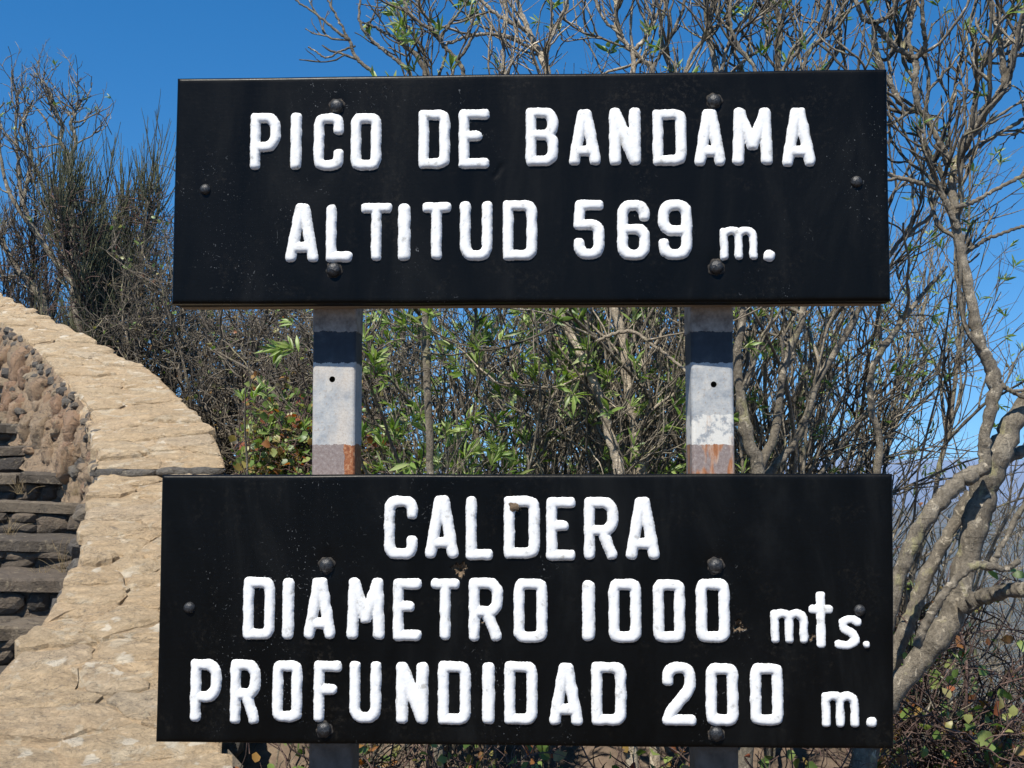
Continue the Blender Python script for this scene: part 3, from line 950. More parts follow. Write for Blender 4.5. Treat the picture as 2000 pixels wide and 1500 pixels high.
def glyph(ch, x0, x1, y0, y1, parent, seed, sw=None, hmax=.0075):
    a, b2 = pl(x0, y1), pl(x1, y0)
    c = (a + b2) / 2
    hw, hh = (b2 - a) / 2
    if sw is None: sw = {'m': .0080, 't': .0090, 's': .0078, '.': min(hw, hh), 'A': .0110, 'N': .0118, 'M': .0114}.get(ch, .0106)
    if ch in 'I1': sw = hw * .93
    step = .0019
    mg = .0045
    xs = np.arange(-hw - mg, hw + mg + step, step); zs = np.arange(-hh - mg, hh + mg + step, step)
    X, Z = np.meshgrid(xs, zs, indexing='ij')
    iw, ih = max(hw - sw, 1e-5), max(hh - sw, 1e-5)
    wx = X + .0008 * fnoise(X * 210, Z * 160, 0, seed); wz = Z + .0008 * fnoise(Z * 190, X * 170, 0, seed + 9)
    d = np.full(X.shape, 9.0)
    for st in GL[ch]:
        pts = [np.array([(u * 2 - 1) * iw, (v * 2 - 1) * ih]) for u, v in st]
        for _ in range(2):      # round the cut corners a little
            closed = len(pts) > 3 and np.allclose(pts[0], pts[-1])
            new = [pts[0]]
            for a0, b0, c0 in zip(pts[:-2], pts[1:-1], pts[2:]):
                u1, u2 = b0 - a0, c0 - b0
                cosv = np.dot(u1, u2) / (np.linalg.norm(u1) * np.linalg.norm(u2) + 1e-9)
                if cosv > .45 and ch != '.':
                    m1 = min(.0035, np.linalg.norm(u1) * .35); m2 = min(.0035, np.linalg.norm(u2) * .35)
                    new += [b0 - u1 / np.linalg.norm(u1) * m1, b0 + u2 / np.linalg.norm(u2) * m2]
                else: new.append(b0)
            new.append(pts[-1]); pts = new
        for p, q in zip(pts[:-1], pts[1:]):
            pq = q - p
            t = np.clip(((wx - p[0]) * pq[0] + (wz - p[1]) * pq[1]) / max(np.dot(pq, pq), 1e-9), 0, 1)
            # mostly round ends, a little squared
            ex, ez = np.abs(wx - p[0] - t * pq[0]), np.abs(wz - p[1] - t * pq[1])
            dd = (ex ** 2.6 + ez ** 2.6) ** (1 / 2.6)
            d = np.minimum(d, dd)
    k = d / (sw + .0005 * fnoise(X * 320, Z * 280, 0, seed + 4) + .0004 * fnoise(X * 900, Z * 850, 0, seed + 2) + .0005 * np.maximum(0, fnoise(X * 1500, Z * 1400, 0, seed + 6) - .35))
    Hh = np.where(k < 1, hmax * (1 - np.clip(k, 0, 1) ** 3.6), -(k - 1) * .03)
    Hh = Hh + .00022 * fnoise(X * 300, Z * 280, 0, seed)
    Hh = np.maximum(Hh, -.003)
    V = np.stack([X, -Hh, Z], -1).reshape(-1, 3)
    idx = np.arange(X.size).reshape(X.shape)
    q = np.stack([idx[:-1, :-1], idx[1:, :-1], idx[1:, 1:], idx[:-1, 1:]], -1)
    hq = np.maximum.reduce([Hh[:-1, :-1], Hh[1:, :-1], Hh[1:, 1:], Hh[:-1, 1:]])
    q = q[hq > -.0015].reshape(-1, 4)
    used, inv = np.unique(q, return_inverse=True)
    V = V[used]; q = inv.reshape(-1, 4)
    nm = 'digit' if ch.isdigit() else ('full_stop' if ch == '.' else 'letter')
    me = np_mesh(nm, V, [q], True, [MAT_WHITE])
    o = link(nm, me, parent, (c[0], 0, c[1]))
    o['label'] = 'raised white ' + ({'letter': 'letter ', 'digit': 'digit ', 'full_stop': 'full stop'}[nm]) + (ch if ch != '.' else '')
    return o

UP_BOLTS = [(658, 207, 14.5), (1395, 197, 14.5), (652, 527, 15), (1399, 522, 15), (401, 370, 11.5), (1673, 355, 12)]
LO_BOLTS = [(638, 1104, 15), (1398, 1105, 15), (633, 1425, 15), (1399, 1433, 14.5), (370, 1187, 12), (1679, 1192, 11.5)]
board_up = build_board([(345, 152), (1733, 134), (1740, 588), (334, 594)], UP_BOLTS, [], 'upper black board reading PICO DE BANDAMA ALTITUD 569 m.', 0.001, (967, 345, 980, 322))
board_lo = build_board([(316, 927), (1745, 925), (1747, 1464), (303, 1450)], LO_BOLTS,
    [(898, 1112, 11, .012), (1442, 1224, 9, .012), (1583, 1245, 5, .008), (942, 1207, 7, .009), (1002, 989, 11, .010), (306, 1262, 4, .005)],
    'lower black board reading CALDERA DIAMETRO 1000 mts. PROFUNDIDAD 200 m.', .006, (680, 1400, 678, 1462))
for bd, bl in ((board_up, UP_BOLTS), (board_lo, LO_BOLTS)):
    for k, (bx, by, br) in enumerate(bl):
        c = pl(bx, by)
        rr = br * .00098
        if br > 13:
            an = np.linspace(0, 2 * PI, 28, endpoint=False)
            ro = rr * (1.12 + .09 * np.sin(an * 3 + k) + .08 * np.sin(an * 7 + 2 * k)); ri = rr * .9
            Vr = np.concatenate([np.stack([ri * np.cos(an), np.full(28, -.0012), ri * np.sin(an)], -1), np.stack([ro * np.cos(an), np.full(28, -.0009), ro * np.sin(an)], -1), np.stack([ro * 1.03 * np.cos(an), np.full(28, .004), ro * 1.03 * np.sin(an)], -1)])
            kk = np.arange(28); k2 = (kk + 1) % 28
            link('rust_ring', np_mesh('rust_ring', Vr, [np.concatenate([np.stack([kk, k2, 28 + k2, 28 + kk], -1), np.stack([28 + kk, 28 + k2, 56 + k2, 56 + kk], -1)])], True, [MAT_RING]), bd, (c[0], .0012, c[1]))
        link('bolt', dome_mesh('bolt', rr, rr * .82, MAT_BOLT, rough=.05 if br > 13 else .01, seed=k), bd, (c[0], .0015, c[1]))

ROWS = [
 (board_up, [('P', 488, 549, 220, 332), ('I', 566, 591, 220, 332), ('C', 612, 672, 221, 334), ('O', 684.5, 745, 221, 333), ('D', 817, 879, 214, 330), ('E', 896, 956.5, 213, 330),
  ('B', 1027, 1090, 210, 325), ('A', 1111, 1173, 213, 324), ('N', 1190, 1251, 210, 324), ('D', 1275, 1340, 213, 324), ('A', 1356.6, 1416, 212.5, 325), ('M', 1431, 1508, 209.6, 323.4), ('A', 1527.5, 1591, 209.6, 326),
  ('A', 557, 623, 397, 513), ('L', 636, 689, 399.5, 512), ('T', 704, 766, 396, 510), ('I', 776, 803, 398, 510), ('T', 824, 881, 395, 508), ('U', 898, 962, 392.5, 510), ('D', 982, 1049, 391, 509),
  ('5', 1120.5, 1180, 390, 507), ('6', 1206, 1269, 390.6, 509), ('9', 1286, 1351, 390, 508), ('m', 1406, 1479, 442, 508), ('.', 1491, 1513, 488.5, 510.5)]),
 (board_lo, [('C', 750, 816, 969, 1092), ('A', 830, 896, 968, 1091), ('L', 909.6, 963.5, 970, 1094), ('D', 984, 1054, 969, 1091), ('E', 1067, 1124, 971, 1095), ('R', 1141, 1207, 971, 1093), ('A', 1222.7, 1287.6, 971, 1093),
  ('D', 474, 538, 1127.6, 1249), ('I', 550, 576, 1129.5, 1249), ('A', 593, 656, 1128, 1248), ('M', 677, 752, 1128, 1249), ('E', 767, 824, 1130, 1251.5), ('T', 841, 898, 1130, 1250), ('R', 915.5, 982, 1129, 1252), ('O', 1003, 1069, 1130, 1255),
  ('1', 1136, 1163, 1134, 1252), ('0', 1189, 1252, 1131, 1255), ('0', 1276, 1337.6, 1132, 1255), ('0', 1360, 1424.5, 1131, 1255), ('m', 1505, 1577.5, 1190, 1256), ('t', 1580, 1626, 1154.6, 1266), ('s', 1630, 1683, 1200, 1269), ('.', 1685, 1699, 1252, 1266),
  ('P', 370.6, 433.6, 1287.7, 1410), ('R', 448.5, 509.5, 1288.5, 1413.5), ('O', 531, 591, 1290, 1410), ('F', 612, 668.5, 1291, 1410), ('U', 682, 745, 1292, 1412), ('N', 773, 837, 1293.6, 1413.6), ('D', 855, 919.5, 1292, 1415), ('I', 941, 967.5, 1294, 1414),
  ('D', 985, 1050, 1292, 1415), ('A', 1073, 1138, 1295.5, 1416.6), ('D', 1155, 1223, 1293.5, 1416.6), ('2', 1294, 1358.5, 1293.5, 1417), ('0', 1379, 1441, 1296, 1417), ('0', 1466, 1529, 1295.5, 1417), ('m', 1605, 1677, 1351, 1420.5), ('.', 1693, 1712, 1401, 1420.5)]),
]
sd_ = 0
for bd, ls in ROWS:
    for (ch, x0, x1, y0, y1) in ls:
        sd_ += 1
        glyph(ch, x0, x1, y0, y1, bd, sd_ * 1.37, hmax=.0025 if ch in 'ts' else .0066)
        if ch == 'D' and (x0, y0) == (984, 969): pass
# chipped patch on the D of CALDERA
cc = pl(1002, 989)
Vc, Fcc = rock_mesh(3.3, 2, .2, .4)
ch_o = link('chipped_patch', np_mesh('chipped_patch', Vc * [.010, .0035, .009], [Fcc], False, [MAT_CHIP]), board_lo, (cc[0], -.0062, cc[1]))

def build_post(xpl, xpr, hole_py, right, label, twist=0.0):
    D0 = .0785
    a, b2 = pl(xpl, 760, D0)[0], pl(xpr, 760, D0)[0]
    w = b2 - a; xc = (a + b2) / 2
    dep = .085
    zt = pl(1000, 170, D0)[1]; zb = -.3
    hz = pl(xpl, hole_py, D0)[1]
    hx = (pl(xpl + (650 - 611 if not right else 1394 - 1350), hole_py, D0)[0]) - xc
    hr = .0062
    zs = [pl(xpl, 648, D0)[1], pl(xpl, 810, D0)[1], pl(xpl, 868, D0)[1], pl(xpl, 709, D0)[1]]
    lean = (pl(609.5, 890, D0)[0] - pl(612, 650, D0)[0]) / (pl(609, 890, D0)[1] - pl(611, 650, D0)[1]) if not right else 0.0
    V, Fq, Ft = [], [], []
    def ringr(x0, x1, z):   # rounded square section
        pts = []
        r = .007
        for (cx, cy, a0) in ((x0 + r, r, PI), (x1 - r, r, 1.5 * PI), (x1 - r, dep - r, 0), (x0 + r, dep - r, .5 * PI)):
            for k in range(4):
                an = a0 + k * PI / 6
                pts.append((cx + r * math.cos(an), cy + r * math.sin(an), z))
        return pts
    # body above and below the hole patch, front face of patch has a true round hole
    def tube(z0, z1, front=True):
        o = len(V); n = 16
        V.extend(ringr(-w / 2, w / 2, z0)); V.extend(ringr(-w / 2, w / 2, z1))
        for k in range(n):
            k2 = (k + 1) % n
            if not front and k == 3: continue
            Fq.append((o + k, o + k2, o + n + k2, o + n + k))
    z0, z1 = hz - .03, hz + .03
    tube(zb, z0); tube(z0, z1, False); tube(z1, zt)
    o = len(V); r = .007
    nC = 24
    outer, inner = [], []
    x0, x1 = -w / 2 + r, w / 2 - r
    for k in range(nC):
        an = 2 * PI * k / nC
        c, s = math.cos(an), math.sin(an)
        inner.append((hx + hr * c, 0, hz + hr * s))
        # project on rectangle
        tx = (x1 - hx) / c if c > 1e-6 else ((x0 - hx) / c if c < -1e-6 else 1e9)
        tz = (z1 - hz) / s if s > 1e-6 else ((z0 - hz) / s if s < -1e-6 else 1e9)
        t = min(tx, tz)
        outer.append((hx + t * c, 0, hz + t * s))
    V.extend(outer); V.extend(inner); V.extend([(x, .003, z) for x, _, z in inner])
    for k in range(nC):
        k2 = (k + 1) % nC
        Fq.append((o + k, o + k2, o + nC + k2, o + nC + k))
        Fq.append((o + nC + k, o + nC + k2, o + 2 * nC + k2, o + 2 * nC + k))
    # rectangle corners of the patch
    corners = [(x0, z0), (x1, z0), (x1, z1), (x0, z1)]
    for cx, cz in corners:
        ds = sorted(range(nC), key=lambda k: (outer[k][0] - cx) ** 2 + (outer[k][2] - cz) ** 2)
        ang = math.atan2(cz - hz, cx - hx) % (2 * PI)
        k = int(ang / (2 * PI) * nC)
        V.append((cx, 0, cz)); Ft.append((len(V) - 1, o + k, o + (k + 1) % nC))
    # cap
    V.extend(ringr(-w / 2, w / 2, zt)); n = 16
    capi = [len(V) - 16 + k for k in range(16)]
    Vn = np.array(V)
    Vn[:, 0] += (Vn[:, 2] - zs[1]) * lean
    Vn[:, 1] += 0
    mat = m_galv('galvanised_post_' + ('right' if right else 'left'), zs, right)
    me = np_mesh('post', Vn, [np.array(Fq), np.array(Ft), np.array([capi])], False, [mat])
    ob = tag(link('post', me, sign, (xc, D0, 0)), label)
    ob.rotation_euler = (0, 0, twist)
    # thin sleeve above with its lip
    o2 = []
    Vs, Fs = [], []
    for z in (zs[0], zt - .01):
        pts = [(p[0] * 1.025, p[1] - .0012 if p[1] < dep / 2 else p[1] + .001, z) for p in ringr(-w / 2, w / 2, z)]
        pts = [(x + (z - zs[1]) * lean, y, z) for x, y, z in pts]
        Vs.extend(pts)
    for k in range(16):
        Fs.append((k, (k + 1) % 16, 16 + (k + 1) % 16, 16 + k))
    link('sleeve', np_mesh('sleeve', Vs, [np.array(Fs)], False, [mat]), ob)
    return ob
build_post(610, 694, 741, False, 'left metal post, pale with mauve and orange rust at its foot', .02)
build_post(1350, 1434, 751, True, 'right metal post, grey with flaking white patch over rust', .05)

# ------------------------------------------------------------------ vegetation engine (vectorised tubes)
def unit(v):
    return v / np.maximum(np.linalg.norm(v, axis=-1, keepdims=True), 1e-9)

def grow(st, dr, ln, r0, r1, n, wig, up, rng, knob=.12, down=0.0):
    """(M,n,3) wandering polylines and (M,n) radii"""
    M = len(st)
    Pp = np.zeros((M, n, 3)); Pp[:, 0] = st
    d = unit(dr)
    drift = rng.normal(0, wig * .6, (M, 3))
    for k in range(1, n):
        d = unit(d + rng.normal(0, wig, (M, 3)) + drift * .5 + np.array([0, 0, up]))
        Pp[:, k] = Pp[:, k - 1] + d * (ln / (n - 1))[:, None]
    t = np.linspace(0, 1, n)[None]
    R = r0[:, None] * (1 - t) + r1[:, None] * t
    R = R * (1 + rng.uniform(-knob, knob * 1.8, (M, n)))
    return Pp, R

def kids(Pp, R, cnt, rng, t0=.25, t1=1.0, ang=(.4, .9), lenf=(.35, .6), base_len=None, rf=.62, bias=None):
    M, n, _ = Pp.shape
    i = rng.integers(0, M, cnt)
    t = rng.uniform(t0, t1, cnt) * (n - 1) * .999
    k = t.astype(int); f = (t - k)[:, None]
    p = Pp[i, k] * (1 - f) + Pp[i, k + 1] * f
    tan = unit(Pp[i, k + 1] - Pp[i, k])
    rnd = unit(np.cross(tan, rng.normal(0, 1, (cnt, 3))))
    if bias is not None: rnd = unit(rnd + bias)
    a = rng.uniform(*ang, cnt)[:, None]
    d = tan * np.cos(a) + rnd * np.sin(a)
    L = np.linalg.norm(np.diff(Pp, axis=1), axis=2).sum(1)[i]
    if base_len is None: ln = L * rng.uniform(*lenf, cnt) * (1.15 - .5 * t / n)
    else: ln = base_len * rng.uniform(*lenf, cnt)
    r = R[i, k] * rf
    return p, d, ln, r

def tube_arrays(Pp, R, sides):
    M, n, _ = Pp.shape
    T = np.gradient(Pp, axis=1)
    T = unit(T)
    ref = np.array([.31, .85, .12])
    A = unit(np.cross(T, ref)); B = np.cross(T, A)
    th = np.arange(sides) / sides * 2 * PI
    V = Pp[:, :, None] + R[:, :, None, None] * (A[:, :, None] * np.cos(th)[None, None, :, None] + B[:, :, None] * np.sin(th)[None, None, :, None])
    idx = np.arange(M * n * sides).reshape(M, n, sides)
    nx = np.roll(idx, -1, axis=2)
    q = np.stack([idx[:, :-1], nx[:, :-1], nx[:, 1:], idx[:, 1:]], -1).reshape(-1, 4)
    return V.reshape(-1, 3), q

TRI = [0]
def off_wall(Pp, R):
    """plants grow beside the parapet, never across its top"""
    x, y, z = Pp[..., 0], Pp[..., 1], Pp[..., 2]
    bad = ((x < wall_right_x(y) + .04) & (y < 10.2) & (y > 2.5)).any(1)
    return Pp[~bad], R[~bad]
def tubes_obj(name, sets, mat, parent, base, kind=None, sides=5):
    Vs, Qs, off = [], [], 0
    for Pp, R in sets:
        if len(Pp) == 0: continue
        V, q = tube_arrays(Pp, R, sides)
        Vs.append(V); Qs.append(q + off); off += len(V)
    V = np.concatenate(Vs) - base; Q = np.concatenate(Qs)
    TRI[0] += 2 * len(Q)
    return link(name, np_mesh(name, V, [Q], True, [mat]), parent, kind=kind)

def catmull(pts, n):
    pts = np.asarray(pts, float)
    seg = np.linalg.norm(np.diff(pts[:, :3], axis=0), axis=1)
    t = np.concatenate([[0], np.cumsum(np.sqrt(np.maximum(seg, 1e-6)))])
    q = np.linspace(0, t[-1], n)
    out = np.zeros((n, pts.shape[1]))
    m = np.gradient(pts, t, axis=0)
    i = np.clip(np.searchsorted(t, q) - 1, 0, len(t) - 2)
    h = (t[i + 1] - t[i])[:, None]; x = ((q - t[i]) / (t[i + 1] - t[i]))[:, None]
    out = (2 * x ** 3 - 3 * x ** 2 + 1) * pts[i] + (x ** 3 - 2 * x ** 2 + x) * h * m[i] + (-2 * x ** 3 + 3 * x ** 2) * pts[i + 1] + (x ** 3 - x ** 2) * h * m[i + 1]
    return out

def traced(lst, rng, n=26, knob=.10):
    """lst: (px, py, width_px, D) nodes read off the photograph -> one limb"""
    pts = [np.append(P(a, b, d), w * (.40 if w > 28 else .46) * d / F) for a, b, w, d in lst]
    c = catmull(pts, n)
    L = np.linalg.norm(np.diff(c[:, :3], axis=0), axis=1).sum()
    c[1:-1, :3] += rng.normal(0, 1, (n - 2, 3)) * np.clip(c[1:-1, 3:4] * .12, .0014, .003)
    jit = np.convolve(rng.uniform(-1, 1.3, n + 4), np.ones(5) / 5, 'valid')
    R = np.abs(c[:, 3]) * (1 + jit * knob * 1.6 + rng.uniform(-.03, .05, n))
    for q in rng.integers(1, n - 1, max(1, n // 9)): R[q] *= 1.13       # knots
    return c[None, :, :3], R[None]

# leaf templates: unit length along +X, flat normal +Z
def leaf_lance(w=.11, bend=.18):
    V = np.array([(0, 0, 0), (.3, w * .8, .03), (.3, -w * .8, .03), (.3, 0, -.0), (.65, w, -bend * .35 + .03), (.65, -w, -bend * .35 + .03), (.65, 0, -bend * .35), (1, 0, -bend)])
    T = np.array([(0, 3, 1), (0, 2, 3), (3, 6, 4), (3, 4, 1), (3, 2, 5), (3, 5, 6), (6, 7, 4), (6, 5, 7)])
    return V, T
def leaf_round(w=.42, bend=.15):
    V = np.array([(0, 0, 0), (.22, w * .8, .07), (.6, w, .05), (1, 0, -bend), (.6, -w, .05), (.22, -w * .8, .07), (.3, 0, 0), (.68, 0, -.02)])
    T = np.array([(0, 6, 1), (1, 6, 7), (1, 7, 2), (2, 7, 3), (3, 7, 4), (4, 7, 5), (5, 7, 6), (5, 6, 0)])
    return V, T
LANCE = [leaf_lance(.085, .12), leaf_lance(.105, .35), leaf_lance(.07, .05)]
ROUND = [leaf_round(.42, .1), leaf_round(.36, .25), leaf_round(.46, .3)]

def frames(d, rng):
    x = unit(d)
    n = unit(np.cross(x, rng.normal(0, 1, d.shape)))
    n = np.where((n[:, 2] < 0)[:, None], -n, n)
    y = np.cross(n, x)
    return np.stack([x, y, n], -1)      # columns

def leaves(parent, base, pos, dirs, length, tmpl, mat, rng, name='leaf', max_obj=150):
    if len(pos) == 0: return
    Rm = frames(dirs, rng)
    M = len(pos)
    kk = rng.integers(0, len(tmpl), M)
    # the leaves that show largest become single objects, the rest one foliage mesh
    r = pos - EYE
    v = r[:, 1]
    sx = 1000 + F * r[:, 0] / np.maximum(v, .1); sy = 900 - F * r[:, 2] / np.maximum(v, .1)
    inside = (sx > -20) & (sx < 2020) & (sy > -20) & (sy < 1520)
    behind = ((sx > 350) & (sx < 1725) & (sy > 160) & (sy < 580)) | ((sx > 325) & (sx < 1735) & (sy > 940) & (sy < 1445))
    score = length / np.maximum(v, .1) * inside * (~behind)
    order = np.argsort(-score)
    single = np.zeros(M, bool)
    single[order[:min(max_obj, int((score > 0).sum()))]] = True
    mes = [np_mesh(name, V, [T], True, [mat]) for V, T in tmpl]
    for i in np.where(single)[0]:
        o = link(name, mes[kk[i]], parent)
        mt = Matrix([[*(Rm[i, a] * length[i]), pos[i, a] - base[a]] for a in range(3)] + [[0, 0, 0, 1]])
        o.matrix_local = mt
    rest = np.where(~single)[0]
    Vs, Ts, off = [], [], 0
    for k, (V, T) in enumerate(tmpl):
        ii = rest[kk[rest] == k]
        if len(ii) == 0: continue
        W = np.einsum('mab,vb->mva', Rm[ii] * length[ii][:, None, None], V) + pos[ii][:, None]
        Vs.append(W.reshape(-1, 3))
        Ts.append((T[None] + (np.arange(len(ii)) * len(V))[:, None, None]).reshape(-1, 3) + off)
        off += len(ii) * len(V)
    if Vs:
        TRI[0] += sum(len(t) for t in Ts)
        link('foliage', np_mesh('foliage', np.concatenate(Vs) - base, [np.concatenate(Ts)], True, [mat]), parent, kind='stuff')

def rosettes(tips, tdirs, nleaf, L, rng, spread=(.35, 1.1)):
    M = len(tips)
    k = nleaf
    p = np.repeat(tips, k, 0); d = np.repeat(unit(tdirs), k, 0)
    side = unit(np.cross(d, rng.normal(0, 1, d.shape)))
    a = rng.uniform(*spread, len(p))[:, None]
    dd = d * np.cos(a) + side * np.sin(a)
    p = p - d * rng.uniform(0, L * .5, (len(p), 1))
    ln = L * rng.uniform(.6, 1.15, len(p))
    return p, dd, ln

def tips_of(Pp):
    return Pp[:, -1], Pp[:, -1] - Pp[:, -2]

# ------------------------------------------------------------------ traced trees
def twigs_from(limbs, rng, counts, lens, up=.12, wig=.16, rmax=(.0045, .003, .002), ang=(.35, .95), rmin=.0012, t0=.15):
    """three generations of twigs from a list of limb arrays"""
    out = []
    # weigh limbs by length
    Ls = np.array([np.linalg.norm(np.diff(p[0], axis=0), axis=1).sum() for p, r in limbs])
    cnts = rng.multinomial(counts[0], Ls / Ls.sum())
    gen = []
    for (p, r), c in zip(limbs, cnts):
        if c == 0: continue
        s, d, l, rr = kids(p, r, c, rng, t0, 1.0, ang, (.45, 1.2), base_len=lens[0])
        rr = np.clip(rr, rmin * 1.3, rmax[0])
        gen.append((s, d, l, rr))
    s, d, l, rr = [np.concatenate(x) for x in zip(*gen)]
    A = grow(s, d, l, rr, rr * .6, 13, wig, up, rng, .2)
    out.append(A)
    s, d, l, r2 = kids(*A, counts[1], rng, .2, 1.0, ang, (.4, 1.2), base_len=lens[1], rf=.8)
    r2 = np.clip(r2, rmin * 1.1, rmax[1])
    B = grow(s, d, l, r2, r2 * .65, 10, wig, up, rng, .25)
    out.append(B)
    s, d, l, r3 = kids(*B, counts[2], rng, .2, 1.0, ang, (.4, 1.2), base_len=lens[2], rf=.8)
    r3 = np.clip(r3, rmin, rmax[2])
    Cc = grow(s, d, l, r3, r3 * .6, 7, wig, up, rng, .3)
    out.append(Cc)
    return out

def tree(name, base, limbs_px, label, rng, counts=(60, 240, 700), lens=(.5, .28, .13), bark=None, n_rosette=30, leafL=.05, group=None, up=.12, extra_trunk=None, rmax=(.0045, .003, .002), leafmat=None, ang=(.35, .95), cat='tree'):
    bark = bark or MAT_BARK_G
    base = np.asarray(base, float)
    t = empty(name, base, label, cat, group)
    limbs = []
    tx0 = [q[0] for q in limbs_px[0] if 200 <= q[1] <= 460] or [limbs_px[0][0][0]]
    for k, lst in enumerate(limbs_px):
        if k and 130 <= lst[0][1] <= 145 and len(lst) > 1:     # limbs that rise from behind the upper board start at the trunk
            a0, b0 = lst[0], lst[1]
            lst = [(tx0[0], 470, a0[2] * 1.2, limbs_px[0][0][3]), ((a0[0] * 1.6 + tx0[0] * .4) / 2 + (a0[0] - b0[0]) * .4, 250, a0[2] * 1.1, a0[3])] + list(lst)
        Pp, R = traced(lst, rng, max(22, len(lst) * 8))
        limbs.append((Pp, R))
        tubes_obj('trunk' if k == 0 else 'branch', [(Pp, R)], bark, t, base, sides=10 if R.max() > .006 else 7)
    tw = twigs_from([l for i, l in enumerate(limbs) if i not in (extra_trunk or ())], rng, counts, lens, up=up, rmax=rmax, ang=ang)
    tw = [off_wall(*a) for a in tw]
    tubes_obj('twigs', tw, bark, t, base, kind='stuff', sides=4)
    if n_rosette:
        allp = np.concatenate([tips_of(tw[1][0])[0], tips_of(tw[2][0])[0]]); alld = np.concatenate([tips_of(tw[1][0])[1], tips_of(tw[2][0])[1]])
        ii = rng.choice(len(allp), min(n_rosette, len(allp)), replace=False)
        p, d, l = rosettes(allp[ii], alld[ii], 8, leafL, rng)
        leaves(t, base, p, d, l, LANCE, leafmat or MAT_LEAF, rng, max_obj=140)
    return t, tw, limbs

rg = np.random.default_rng(5)
D = 3.2
def W(lst, D, dd=0.0):
    n = len(lst)
    return [(a, b, w, D + dd * i / max(1, n - 1)) for i, (a, b, w) in enumerate(lst)]
# big forked tree at the right edge
T1 = [
 W([(1640, 1760, 60), (1690, 1480, 58), (1735, 1365, 54), (1800, 1285, 52), (1858, 1200, 60), (1888, 1090, 58), (1912, 1000, 62), (1940, 915, 62), (1985, 815, 46), (2040, 730, 40), (2120, 600, 30)], 3.2),
 W([(1700, 1420, 44), (1738, 1200, 34), (1768, 1090, 36), (1822, 995, 38), (1880, 938, 36), (1925, 912, 34)], 3.13),
 W([(1705, 1400, 36), (1765, 1240, 34), (1812, 1120, 32), (1858, 1035, 30), (1898, 962, 34)], 3.3),
 W([(1924, 912, 26), (1923, 860, 24), (1943, 745, 26), (1913, 672, 24), (1899, 598, 22), (1878, 497, 20), (1866, 432, 18), (1862, 340, 18), (1876, 304, 17), (1896, 256, 16), (1934, 208, 15), (1960, 168, 15), (1960, 132, 13), (1951, 72, 11), (1936, 10, 10), (1925, -60, 8)], 3.17, -.1),
 W([(1872, 446, 15), (1846, 392, 12), (1830, 368, 11), (1792, 356, 10), (1742, 342, 9), (1690, 320, 7)], 3.12),
 W([(1860, 318, 14), (1838, 285, 12), (1822, 254, 12), (1800, 221, 12), (1768, 209, 10), (1745, 180, 8), (1738, 120, 6)], 3.12),
 W([(1795, 218, 11), (1786, 160, 13), (1787, 116, 14), (1775, 108, 12), (1748, 92, 11), (1722, 62, 12), (1708, 46, 12), (1684, 34, 10), (1670, -10, 8)], 3.1),
 W([(1787, 116, 12), (1806, 90, 11), (1802, 45, 9), (1800, -30, 8)], 3.1, -.1),
 W([(1780, 108, 10), (1776, 70, 8), (1782, 30, 7), (1797, -20, 6)], 3.1),
 W([(1708, 46, 11), (1730, 34, 9), (1745, 15, 8), (1762, -20, 7)], 3.08),
 W([(1708, 46, 12), (1710, 95, 12), (1724, 135, 11), (1760, 200, 10)], 3.12),
 W([(1885, 1185, 40), (1925, 1164, 36), (1965, 1156, 35), (2010, 1150, 34), (2090, 1130, 28)], 3.15, -.2),
 W([(1790, 1262, 18), (1812, 1212, 18), (1845, 1158, 17), (1878, 1122, 17), (1905, 1104, 18), (1940, 1106, 15), (1962, 1112, 12), (1990, 1095, 12)], 3.0),
 W([(1940, 1105, 14), (1952, 1075, 12), (1966, 1050, 11), (1988, 1005, 11), (2020, 960, 10)], 3.05),
 W([(1925, 908, 24), (1962, 894, 24), (2010, 878, 26), (2080, 850, 24)], 3.25, .1),
 W([(1943, 740, 12), (1968, 760, 10), (1990, 770, 9), (2030, 772, 8)], 3.15),
 W([(1866, 405, 10), (1900, 395, 9), (1940, 372, 8), (1985, 350, 8), (2040, 320, 7)], 3.1),
 W([(1862, 335, 9), (1905, 290, 9), (1950, 262, 8), (2000, 232, 8), (2050, 200, 6)], 3.15),
 W([(1955, 110, 8), (1985, 95, 7), (2015, 62, 7)], 3.1),
 W([(1896, 250, 9), (1905, 180, 9), (1918, 130, 9), (1950, 95, 8), (2010, 40, 8)], 3.2),
 W([(1880, 500, 9), (1920, 470, 8), (1970, 452, 7), (2030, 430, 6)], 3.15),
 W([(1860, 345, 9), (1830, 330, 8), (1832, 300, 8), (1850, 280, 7), (1856, 230, 6), (1870, 150, 6), (1885, 80, 5), (1912, -10, 5)], 3.2),
]
tree('forked_tree', (P(1640, 1760, 3.2)[0], 3.2, 0.0), T1, 'thick grey forked tree with bare knobbly limbs at the right edge of the picture', rg,
     counts=(68, 200, 380), lens=(.32, .19, .10), n_rosette=46, leafL=.042, group=None, extra_trunk=(0, 1, 2, 11, 12, 13, 14), rmax=(.0062, .0042, .0028), up=.14)

